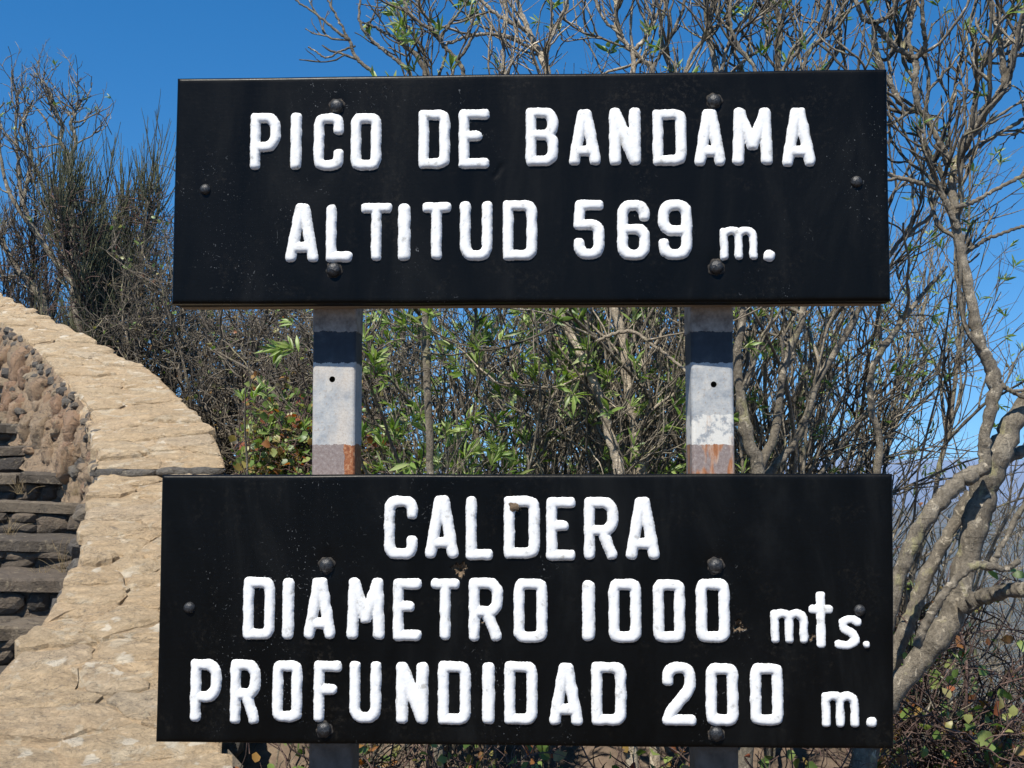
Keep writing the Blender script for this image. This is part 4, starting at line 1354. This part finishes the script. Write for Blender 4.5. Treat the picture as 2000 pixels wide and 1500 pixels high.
# slender pale trunks behind the gap between the boards
tree('slender_tree', (P(1240, 1700, 3.5)[0], 3.5, 0.0), [
 W([(1240, 1720, 24), (1225, 1200, 22), (1210, 921, 22), (1187, 835, 20), (1172, 775, 19), (1150, 722, 20), (1124, 674, 17), (1090, 599, 17), (1080, 420, 15), (1075, 230, 15), (1068, 139, 15), (1043, 84, 13), (1030, 55, 12), (1018, 25, 10), (1003, -20, 9)], 3.5),
 W([(1135, 700, 8), (1160, 672, 8), (1200, 652, 8), (1235, 648, 7), (1270, 670, 7), (1310, 700, 7), (1345, 730, 6)], 3.45, -.1),
 W([(1045, 98, 8), (1000, 76, 8), (950, 66, 7), (900, 75, 7), (870, 88, 5)], 3.5, -.1),
 W([(1032, 62, 9), (1000, 45, 8), (970, 28, 8), (938, 0, 7), (900, -30, 6)], 3.5),
 W([(1060, 110, 9), (1078, 70, 8), (1095, 35, 7), (1112, -10, 6)], 3.5),
 W([(1066, 135, 7), (1072, 85, 7), (1078, 30, 6), (1072, -20, 6)], 3.55),
 W([(985, 139, 7), (982, 80, 6), (990, 30, 6), (975, -20, 5)], 3.4),
 W([(1150, 722, 9), (1128, 745, 7), (1100, 790, 6)], 3.5)],
 'slender tree with pale ringed trunk, left one of the two behind the gap', rg, counts=(36, 120, 240), lens=(.4, .24, .12), bark=MAT_BARK_P, n_rosette=26, leafL=.055, group='slender pale trunks', rmax=(.004, .003, .002))
tree('slender_tree', (P(1275, 1700, 3.6)[0], 3.6, 0.0), [
 W([(1290, 1720, 24), (1262, 1200, 22), (1251, 921, 20), (1240, 842, 19), (1225, 749, 18), (1217, 662, 18), (1199, 599, 18), (1190, 420, 15), (1215, 250, 13), (1236, 101, 10), (1212, 75, 9), (1203, 42, 8), (1206, -20, 7)], 3.6),
 W([(1236, 101, 9), (1262, 72, 8), (1280, 40, 7), (1296, -10, 7)], 3.6),
 W([(1215, 65, 7), (1185, 45, 6), (1165, 8, 6), (1150, -25, 5)], 3.6),
 W([(1274, 132, 9), (1255, 118, 9), (1237, 100, 9), (1222, 90, 8)], 3.6),
 W([(1225, 749, 8), (1262, 700, 7), (1300, 640, 6)], 3.6),
 W([(1240, 842, 7), (1275, 800, 6), (1330, 760, 5)], 3.55)],
 'slender tree with pale trunk, right one of the two behind the gap', rg, counts=(36, 120, 240), lens=(.4, .24, .12), bark=MAT_BARK_P, n_rosette=24, leafL=.055, group='slender pale trunks', rmax=(.004, .003, .002))
# tree whose sparse crown shows over the upper board's left half
tree('sparse_tree', (P(860, 1800, 3.35)[0], 3.35, 0.0), [
 W([(860, 1800, 26), (850, 1200, 22), (840, 900, 17), (830, 610, 14), (828, 300, 12), (829, 141, 11), (812, 109, 11), (789, 86, 10), (791, 42, 8), (791, -20, 8)], 3.35),
 W([(770, 200, 9), (728, 143, 8), (694, 109, 7), (682, 80, 7), (660, 63, 6), (620, 30, 5), (577, 0, 4)], 3.35),
 W([(682, 80, 6), (660, 38, 5), (640, 0, 4.5), (632, -20, 4)], 3.35),
 W([(800, 143, 8), (757, 105, 7), (728, 80, 7), (703, 46, 6), (702, 0, 5), (700, -20, 4)], 3.3),
 W([(716, 55, 5), (730, 30, 4), (738, 0, 3)], 3.3),
 W([(789, 86, 8), (757, 66, 6), (728, 52, 5), (700, 40, 3)], 3.3),
 W([(836, 143, 8), (822, 88, 7), (795, 50, 6), (770, 10, 5), (762, -20, 4)], 3.4),
 W([(904, 139, 9), (890, 115, 9), (866, 88, 8), (850, 62, 8), (825, 48, 7), (800, 25, 6), (790, 0, 5)], 3.3),
 W([(858, 75, 7), (888, 35, 5), (918, -5, 4)], 3.3),
 W([(884, 141, 7), (900, 110, 7), (922, 75, 6), (935, 50, 4)], 3.3),
 W([(860, 141, 6), (870, 100, 5), (848, 60, 5), (815, 0, 5)], 3.38),
 W([(694, 90, 5), (665, 100, 4), (640, 112, 4), (602, 92, 3.5)], 3.35)],
 'sparse leafy tree whose thin crown rises over the left half of the upper board', rg, counts=(26, 75, 110), lens=(.24, .14, .08), n_rosette=34, leafL=.05, extra_trunk=(0,), rmax=(.0036, .0028, .0022), up=.06)
# tree over the right half of the upper board
tree('many_stemmed_tree', (P(1440, 1750, 3.3)[0], 3.3, 0.0), [
 W([(1440, 1750, 40), (1470, 1200, 34), (1480, 921, 28), (1455, 830, 22), (1440, 700, 19), (1452, 600, 16), (1440, 350, 14), (1400, 139, 13), (1385, 70, 12), (1378, -20, 12)], 3.35),
 W([(1480, 921, 22), (1515, 840, 18), (1530, 720, 15), (1570, 600, 14), (1545, 350, 13), (1520, 124, 12), (1524, 48, 11), (1503, -20, 9)], 3.4),
 W([(1490, 940, 18), (1560, 850, 14), (1600, 740, 13), (1660, 640, 12), (1700, 560, 10), (1760, 470, 8), (1820, 420, 7)], 3.45),
 W([(1712, 930, 16), (1718, 858, 15), (1702, 798, 14), (1702, 730, 13), (1745, 650, 12), (1790, 590, 9), (1850, 520, 6)], 3.5),
 W([(1410, 139, 9), (1430, 70, 8), (1480, 10, 7)], 3.3), W([(1274, 139, 9), (1300, 90, 8), (1330, 30, 7), (1340, -20, 6)], 3.3),
 W([(1310, 139, 9), (1290, 60, 8), (1312, -20, 7)], 3.35), W([(1340, 139, 8), (1370, 80, 8), (1420, 30, 6), (1470, -20, 6)], 3.3),
 W([(1475, 139, 8), (1437, 80, 7), (1425, 20, 7), (1440, -20, 6)], 3.25), W([(1530, 135, 9), (1560, 100, 8), (1600, 50, 8), (1625, -20, 7)], 3.2),
 W([(1565, 139, 8), (1585, 95, 8), (1620, 60, 8), (1655, 0, 7)], 3.3), W([(1612, 139, 9), (1640, 90, 8), (1640, 30, 7), (1660, -20, 6)], 3.35),
 W([(1450, 139, 7), (1420, 60, 6), (1422, 0, 6)], 3.4), W([(1652, 139, 6), (1640, 90, 6), (1610, 40, 6)], 3.4)],
 'bare many-stemmed tree rising over the right half of the upper board', rg, counts=(70, 220, 420), lens=(.34, .2, .11), n_rosette=44, leafL=.05, rmax=(.0055, .0038, .0025))

print('traced trees tris', TRI[0])

# ------------------------------------------------------------------ bare and leafy shrubs (grown)
def shrub(name, px, D, z_top_py, spread, label, rng, bark, stems=9, counts=(90, 420, 1300), lens=(.8, .4, .18), leaf=None, n_ros=0, ros_k=9, leafL=.05, group=None, tmpl=None,
          cat='shrub', rstem=.013, up=.05, wig=.12, base_z=None, scatter=0, scatL=.03, scat_mat=None, lean=(0, 0), rmax=(.006, .0035, .0022), max_obj=120, depth=.5, rmin=.0013, ang=(.3, .8), z_span=(0, 1)):
    bp = P(px, 900, D)
    gz = float(ground_h(np.array([bp[0]]), np.array([bp[1]]))[0]) if base_z is None else base_z
    base = np.array([bp[0], bp[1], gz])
    t = empty(name, base, label, cat, group)
    ztop = P(px, z_top_py, D)[2]
    H = ztop - gz
    st = base + np.stack([rng.uniform(-.5, .5, stems) * spread * .6, rng.uniform(-.5, .5, stems) * depth, np.zeros(stems) - .05], -1)
    dr = np.stack([(st[:, 0] - base[0]) / max(spread, .1) * .5 + rng.normal(0, .10 if name == 'tangled_bush' else .16, stems) + lean[0], rng.normal(0, .12, stems) + lean[1], np.ones(stems)], -1)
    rs = rstem * rng.uniform(.6, 1.3, stems)
    S = grow(st, dr, H * rng.uniform(.8, 1.1, stems), rs, rs * .3, 22, .05 + wig * .3, up * .5, rng, .1)
    if len(off_wall(*S)[0]) > 2: S = off_wall(*S); stems = len(S[0])
    for k in range(stems):
        tubes_obj('stem', [(S[0][k:k + 1], S[1][k:k + 1])], bark, t, base, sides=7)
    s, d, l, r = kids(*S, counts[0], rng, .12, .95, ang, (.5, 1.3), base_len=lens[0], rf=.65)
    A = grow(s, d, l, np.clip(r, rmin * 1.3, rmax[0]), np.clip(r, rmin * 1.2, rmax[0]) * .5, 14, wig, up, rng, .15)
    s, d, l, r = kids(*A, counts[1], rng, .15, 1.0, ang, (.4, 1.3), base_len=lens[1], rf=.75)
    B = grow(s, d, l, np.clip(r, rmin * 1.1, rmax[1]), np.clip(r, rmin * 1.1, rmax[1]) * .6, 10, wig, up, rng, .2)
    s, d, l, r = kids(*B, counts[2], rng, .15, 1.0, ang, (.4, 1.3), base_len=lens[2], rf=.8)
    Cc = grow(s, d, l, np.clip(r, rmin, rmax[2]), np.clip(r, rmin, rmax[2]) * .6, 6, wig, up, rng, .25)
    A, B, Cc = off_wall(*A), off_wall(*B), off_wall(*Cc)
    tubes_obj('twigs', [A, B], bark, t, base, kind='stuff', sides=4)
    tubes_obj('fine_twigs', [Cc], bark, t, base, kind='stuff', sides=3)
    if n_ros:
        tp = np.concatenate([B[0][:, -1], Cc[0][:, -1]]); td = np.concatenate([B[0][:, -1] - B[0][:, -2], Cc[0][:, -1] - Cc[0][:, -2]])
        if z_span != (0, 1):
            ok = (tp[:, 2] > gz + H * z_span[0]) & (tp[:, 2] < gz + H * z_span[1]); tp, td = tp[ok], td[ok]
        ii = rng.choice(len(tp), min(n_ros, len(tp)), replace=False)
        p, d, l = rosettes(tp[ii], td[ii], ros_k, leafL, rng)
        leaves(t, base, p, d, l, tmpl or LANCE, leaf or MAT_LEAF, rng, max_obj=max_obj)
    if scatter:
        X = np.concatenate([Cc[0].reshape(-1, 3), B[0].reshape(-1, 3)])
        ii = rng.integers(0, len(X), scatter)
        p = X[ii] + rng.normal(0, .008, (scatter, 3))
        d = rng.normal(0, 1, (scatter, 3)) + [0, -.3, -.1]
        leaves(t, base, p, d, scatL * rng.uniform(.5, 1.3, scatter), tmpl or ROUND, scat_mat or MAT_IVY, rng, max_obj=max_obj)
    return t

rg = np.random.default_rng(21)
GT = 'bare shrubs of the thicket behind the sign'
# bare stems between the boards and right of the sign
for (px, Dd, top, lab, bk, ns) in [
    (1035, 4.0, 460, 'bare brown shrub behind the gap, just left of the slender pale trunks', MAT_BARK_G, 10),
    (1130, 4.7, 430, 'bare shrub filling the gap behind the slender pale trunks', MAT_BARK_D, 10),
    (1290, 4.1, 380, 'bare shrub behind the gap, just left of the right post', MAT_BARK_G, 10),
    (1400, 4.9, 300, 'tall bare shrub directly behind the right post', MAT_BARK_D, 9),
    (1500, 4.0, 260, 'bare grey shrub behind the gap, just right of the right post', MAT_BARK_G, 10),
    (1620, 4.5, 200, 'bare shrub behind the right end of both boards', MAT_BARK_G, 9),
    (1740, 4.3, 300, 'bare twiggy shrub showing past the right edge of the upper board', MAT_BARK_G, 7)]:
    shrub('bare_shrub', px, Dd, top, .55, lab, rg, bk, stems=ns, counts=(72, 280, 600), lens=(.6, .36, .18), group=GT, n_ros=120, ros_k=7, leafL=.045, rstem=.011,
          up=.07, rmax=(.0065, .004, .0026), max_obj=60)
shrub('tall_bare_shrub', 1960, 4.6, 330, .9, 'bare twiggy shrub against the sky behind the forked tree', rg, MAT_BARK_G, stems=7, counts=(50, 180, 400), lens=(.5, .3, .16), group=GT, n_ros=40, ros_k=7, leafL=.045, up=.08, max_obj=60, base_z=-1.0)
# leafy green shrub between the posts
shrub('oleander_like_shrub', 850, 3.7, 570, .34, 'green leafy shrub with narrow leaves just right of the left post', rg, MAT_BARK_G, stems=9, counts=(70, 300, 560), lens=(.34, .22, .12), n_ros=400, ros_k=10, leafL=.058, rstem=.009, max_obj=290, z_span=(.30, 1.3))
shrub('oleander_like_shrub', 925, 4.1, 560, .42, 'green leafy shrub with narrow leaves in the middle of the gap between the posts', rg, MAT_BARK_G, stems=8, counts=(60, 260, 480), lens=(.55, .3, .14), n_ros=190, ros_k=10, leafL=.058, rstem=.009, max_obj=220, z_span=(.30, 1.3))
bpy.context.scene['leafy'] = 1
shrub('dense_thicket_shrub', 880, 5.6, 420, .9, 'dark dense shrub behind the green leafy shrubs', rg, MAT_BARK_D, stems=9, counts=(90, 360, 700), lens=(.8, .4, .2), group=GT, scatter=500, scatL=.03, max_obj=60)
shrub('dense_thicket_shrub', 1180, 6.0, 480, 1.1, 'dark dense shrub far behind the slender pale trunks', rg, MAT_BARK_D, stems=10, counts=(90, 360, 700), lens=(.7, .4, .2), group=GT, scatter=600, scatL=.03, max_obj=60, scat_mat=MAT_LEAF, tmpl=LANCE)
shrub('dense_thicket_shrub', 1480, 6.3, 480, 1.1, 'dark dense shrub far behind the right post', rg, MAT_BARK_D, stems=10, counts=(80, 300, 600), lens=(.7, .4, .2), group=GT, scatter=300, scatL=.03, max_obj=60)
# bushes behind the parapet, left of the sign
GL_ = 'dark bushes behind the parapet'
for (px, Dd, top, lab) in [
    (530, 7.4, 540, 'dark bush deep behind the small-leaved bramble'), (420, 8.6, 540, 'dark bush farthest back, behind the parapet\'s curve'),
    (590, 5.6, 560, 'dark tangled bush just left of the left post'),
    (470, 6.6, 530, 'dark tangled bush under the upper board\'s left end, behind the parapet'),
    (370, 7.6, 500, 'dark tangled bush at the left edge of the upper board'),
    (240, 8.6, 430, 'dark bush with twisted trunks rising from the middle of the parapet')]:
    shrub('tangled_bush', px, Dd, top, .9, lab, rg, MAT_BARK_D, stems=8, counts=(130, 520, 1300), lens=(.6, .36, .2), group=GL_, n_ros=14, ros_k=7, leafL=.05, rstem=.02, up=.03, wig=.2,
          rmax=(.008, .005, .0034), rmin=.002, scatter=260, scatL=.03, max_obj=40, ang=(.4, 1.2))
# broom with green upright rods
def broom(px, D, base_py, top_py, spread_px, label, n1, rng, mat, lean=0.0, n2=900, rad=.0040, name='broom_bush', group=None, brown=0.35):
    b0 = P(px, base_py, D)
    gz = float(ground_h(np.array([b0[0]]), np.array([b0[1]]))[0])
    base = np.array([b0[0], b0[1], gz])
    t = empty(name, base, label, 'bush', group)
    H = P(px, top_py, D)[2] - b0[2]
    sp = spread_px * D / F
    # woody trunks
    k = 7
    st = np.repeat(base[None], k, 0) + rng.normal(0, .08, (k, 3)) * [1, 1, 0]
    hb = b0[2] - gz + .3 * H
    tr = grow(st, np.stack([rng.normal(lean, .22, k), rng.normal(0, .15, k), np.ones(k)], -1), np.full(k, hb * 1.15), np.full(k, .03), np.full(k, .012), 14, .08, .05, rng)
    for i in range(k): tubes_obj('stem', [(tr[0][i:i + 1], tr[1][i:i + 1])], MAT_BARK_D, t, base, sides=6)
    s, d, l, r = kids(*tr, n1, rng, .35, 1.0, (.2, 1.0), (.6, 1.3), base_len=H * .42)
    d = unit(d + np.stack([rng.normal(0, .35, n1) * sp / H, rng.normal(0, .2, n1), np.full(n1, .3)], -1))
    A = grow(s, d, l, np.full(n1, rad * 2.0), np.full(n1, rad * 1.2), 10, .07, .10, rng)
    s, d, l, r = kids(*A, n2, rng, .2, 1.0, (.1, .5), (.5, 1.25), base_len=H * .36)
    Bq = grow(s, d, l, np.full(n2, rad * 1.1), np.full(n2, rad * .55), 8, .035, .09, rng, .05)
    s, d, l, r = kids(*Bq, int(n2 * 1.4), rng, .2, .9, (.1, .45), (.5, 1.2), base_len=H * .2)
    Cc = grow(s, d, l, np.full(len(s), rad * .8), np.full(len(s), rad * .4), 6, .03, .08, rng, .05)
    A, Bq, Cc = off_wall(*A), off_wall(*Bq), off_wall(*Cc)
    tubes_obj('rods', [Bq, Cc], mat, t, base, kind='stuff', sides=3)
    tubes_obj('branches', [A], MAT_BARK_D, t, base, kind='stuff', sides=4)
    # dry lower tangle
    s, d, l, r = kids(*A, n2, rng, .0, .8, (.5, 1.5), (.4, 1.2), base_len=H * .25)
    E = off_wall(*grow(s, d, l, np.full(n2, rad * .9), np.full(n2, rad * .5), 7, .18, -.02, rng))
    tubes_obj('dry_twigs', [E], MAT_BARK_R if brown else MAT_BARK_D, t, base, kind='stuff', sides=4)
    return t
rg = np.random.default_rng(33)
broom(215, 9.3, 600, 300, 200, 'dark green broom bush with upright rods against the sky, left of the upper board', 190, rg, MAT_BARK_GR, n2=1500)
broom(70, 10.6, 560, 350, 250, 'brownish broom bush low at the left edge above the parapet', 150, rg, MAT_BARK_D, n2=1200)
# grey branches with sparse leaves at far left
tree('gnarled_shrub', (P(110, 700, 10.0)[0], 10.0, float(ground_h(np.array([P(110, 700, 10)[0]]), np.array([10.0]))[0])), [
 W([(156, 800, 34), (152, 700, 30), (150, 640, 26), (148, 560, 20), (140, 430, 13), (133, 305, 9), (118, 275, 8), (123, 250, 7), (112, 225, 7), (98, 185, 5), (90, 165, 3)], 10.0),
 W([(133, 305, 7), (146, 290, 8), (146, 265, 7), (138, 240, 7), (146, 228, 6), (150, 200, 4)], 10.0),
 W([(120, 275, 5), (100, 262, 5), (90, 235, 4), (72, 212, 4)], 10.0),
 W([(148, 560, 14), (80, 470, 11), (45, 400, 9), (38, 330, 7), (30, 260, 5), (35, 200, 4), (28, 165, 3)], 10.0),
 W([(45, 400, 8), (60, 300, 6), (48, 240, 5), (64, 195, 3)], 10.0),
 W([(80, 470, 9), (20, 380, 8), (0, 300, 6), (-10, 230, 5), (8, 200, 3)], 10.1),
 W([(140, 430, 7), (90, 380, 7), (70, 330, 6), (10, 260, 5)], 10.0),
 W([(110, 760, 24), (92, 640, 20), (80, 580, 16), (30, 520, 12), (-20, 420, 9)], 10.2)],
 'gnarled grey shrub with twisted bare branches at the left edge of the picture', rg, counts=(80, 280, 560), lens=(.38, .24, .13), bark=MAT_BARK_G, n_rosette=30, leafL=.06, rmax=(.008, .0055, .0038), cat='shrub', up=.08)

# ------------------------------------------------------------------ brambles and climbing leaves
rg = np.random.default_rng(44)
def bramble(px, D, wpx, top_py, bot_py, label, rng, n=50, nl=900, leafL=.032, depth=.5, max_obj=250, mat=MAT_IVY, stem=MAT_BARK_R, name='bramble', tw=(260, 700), rr=.0022, group=None):
    c = P(px, bot_py, D)
    gz = min(float(ground_h(np.array([c[0]]), np.array([c[1]]))[0]), c[2])
    base = np.array([c[0], c[1], gz])
    t = empty(name, base, label, 'bramble' if name == 'bramble' else 'plant', group)
    wm = wpx * D / F
    H = P(px, top_py, D)[2] - c[2]
    st = np.stack([c[0] + rng.uniform(-.5, .5, n) * wm, c[1] + rng.uniform(-.5, .5, n) * depth, np.full(n, c[2] - .05)], -1)
    A = grow(st, np.stack([rng.normal(0, .4, n), rng.normal(0, .3, n), np.ones(n)], -1), H * rng.uniform(.5, 1.3, n), np.full(n, rr * 2), np.full(n, rr), 14, .2, -.03, rng)
    s, d, l, r = kids(*A, tw[0], rng, .1, 1, (.4, 1.4), (.4, 1.2), base_len=H * .45)
    B = grow(s, d, l, np.full(len(s), rr * 1.2), np.full(len(s), rr * .7), 10, .22, -.02, rng)
    s, d, l, r = kids(*B, tw[1], rng, .1, 1, (.4, 1.4), (.4, 1.2), base_len=H * .22)
    Cc = grow(s, d, l, np.full(len(s), rr * .8), np.full(len(s), rr * .5), 7, .25, 0, rng)
    A, B, Cc = off_wall(*A), off_wall(*B), off_wall(*Cc)
    n = len(A[0])
    # canes: the thickest as single parts
    for i in range(min(12, n)): tubes_obj('cane', [(A[0][i:i + 1], A[1][i:i + 1] * 1.3)], stem, t, base, sides=6)
    tubes_obj('twigs', [(A[0][12:], A[1][12:]), B, Cc], stem, t, base, kind='stuff', sides=3)
    X = np.concatenate([Cc[0].reshape(-1, 3), B[0].reshape(-1, 3)])
    ii = rng.integers(0, len(X), nl)
    p = X[ii] + rng.normal(0, .01, (nl, 3))
    p = p[(p[:, 0] > wall_right_x(p[:, 1]) + .01) | (p[:, 1] > 9) | (p[:, 1] < 2.5)]; nl = len(p)
    d = rng.normal(0, 1, (nl, 3)) + [0, -.3, -.1]
    leaves(t, base, p, d, leafL * rng.uniform(.45, 1.3, nl), ROUND, mat, rng, max_obj=max_obj)
    return t
bramble(520, 4.3, 220, 740, 960, 'bramble with small round green and red leaves between the parapet and the left post', rg, n=70, nl=3800, leafL=.030, tw=(500, 1500), max_obj=290)
bramble(640, 4.5, 160, 760, 960, 'leafy tangle behind the foot of the gap, around the left post', rg, n=40, nl=1500, leafL=.034, tw=(300, 800), max_obj=250)
bramble(432, 5.3, 60, 745, 960, 'small sprig of round green leaves growing against the parapet edge', rg, n=14, nl=170, leafL=.04, depth=.2, tw=(60, 120), max_obj=120, name='leafy_sprig')
bramble(820, 3.2, 420, 1400, 1860, 'ground bramble of pale green leaves showing under the left half of the lower board', rg, n=110, nl=2400, leafL=.034, tw=(500, 1500), max_obj=220)
bramble(1260, 3.2, 480, 1400, 1860, 'ground bramble with reddish leaves showing under the middle of the lower board', rg, n=110, nl=2200, leafL=.034, tw=(500, 1500), max_obj=220)
bramble(500, 3.2, 200, 1420, 1860, 'dark low plant with few leaves at the parapet foot under the lower board', rg, n=60, nl=350, leafL=.034, tw=(400, 1100), max_obj=60, stem=MAT_BARK_D)
bramble(1620, 3.3, 300, 1400, 1860, 'ground bramble showing under the right end of the lower board', rg, n=40, nl=600, leafL=.034, tw=(300, 800), max_obj=150)
bramble(1800, 4.2, 260, 1180, 1650, 'red-stemmed bramble beside the lower board\'s right corner', rg, n=50, nl=800, leafL=.038, tw=(420, 1200), max_obj=200, rr=.0028)
bramble(1940, 3.9, 260, 1130, 1650, 'red-stemmed bramble with bright green leaves in the lower right corner of the picture', rg, n=46, nl=900, leafL=.045, tw=(360, 1000), max_obj=250, rr=.0028)
bramble(1060, 5.2, 700, 800, 1150, 'low dry undergrowth behind the foot of the gap between the posts', rg, n=70, nl=700, leafL=.03, tw=(400, 1000), max_obj=150, stem=MAT_BARK_G)
# fine distant shrub at right
for (px, Dd, top, w_, lab) in [(1800, 8.5, 890, 1.5, 'fine twiggy grey bush on the slope behind the thick limbs'), (1930, 7.0, 1010, 1.2, 'fine twiggy bush low on the slope at the right edge'), (1620, 8.0, 760, 1.5, 'fine twiggy bush on the slope behind the right end of the gap')]:
    shrub('slope_bush', px, Dd, top, w_, lab, rg, MAT_BARK_G, stems=14, counts=(120, 600, 1500), lens=(.7, .4, .22), group='fine twiggy bushes on the slope behind', rstem=.012, up=.05, wig=.2, rmax=(.005, .0032, .0024), rmin=.0017, depth=1.0, base_z=-1.6 if px > 1700 else None, ang=(.4, 1.1))

# ------------------------------------------------------------------ dry grass on the steps
def tuft(px, py, D, h, label, rng, k=16):
    b0 = P(px, py, D)
    t = empty('dry_grass_tuft', b0, label, 'grass', 'dry grass tufts on the steps')
    st = b0 + rng.normal(0, .012, (k, 3)) * [1.5, 1, 0]
    A = grow(st, np.stack([rng.normal(0, .5, k), rng.normal(0, .3, k), np.ones(k)], -1), h * rng.uniform(.5, 1.2, k), np.full(k, .0012), np.full(k, .0005), 7, .15, -.05, rng)
    tubes_obj('blades', [A], MAT_STRAW, t, b0, kind='stuff', sides=3)
tuft(36, 965, 6.0, .1, 'dry grass tuft at the left edge on the upper step', rg)
tuft(145, 968, 5.95, .09, 'dry grass tuft on the upper step beside the parapet', rg)
tuft(130, 1122, 5.25, .16, 'tall dry grass stalks beside the parapet on the lower step', rg)
tuft(85, 1128, 5.22, .06, 'short dry grass tuft in the middle of the lower step', rg)
tuft(20, 1046, 5.6, .1, 'dry grass tuft at the left end of the middle step', rg)

far_house(1976, 1482, 900, 9, 8, 5.5, MH_WHITE, MH_WHITE, True, 'small white flat-roofed house at the bottom right corner, far below', .15)
far_house(2004, 1484, 930, 8, 8, 5, MH_TEAL, MH_TEAL, True, 'small teal house at the right edge far below', .1)
far_house(1940, 1484, 920, 15, 9, 4.5, MH_WHITE, MH_RED, False, 'long white house with red roof far below near the bottom right corner', -.1)
far_house(1763, 1462, 980, 13, 9, 5, MH_PINK, MH_RED, False, 'pinkish house with red roof far below beside the lower board corner', .3)
far_house(1800, 1440, 1050, 11, 9, 5, MH_WHITE, MH_RED, False, 'pale house with red roof behind the pinkish one, far below', -.3)
print('total veg tris', TRI[0], 'objects', len(bpy.data.objects))
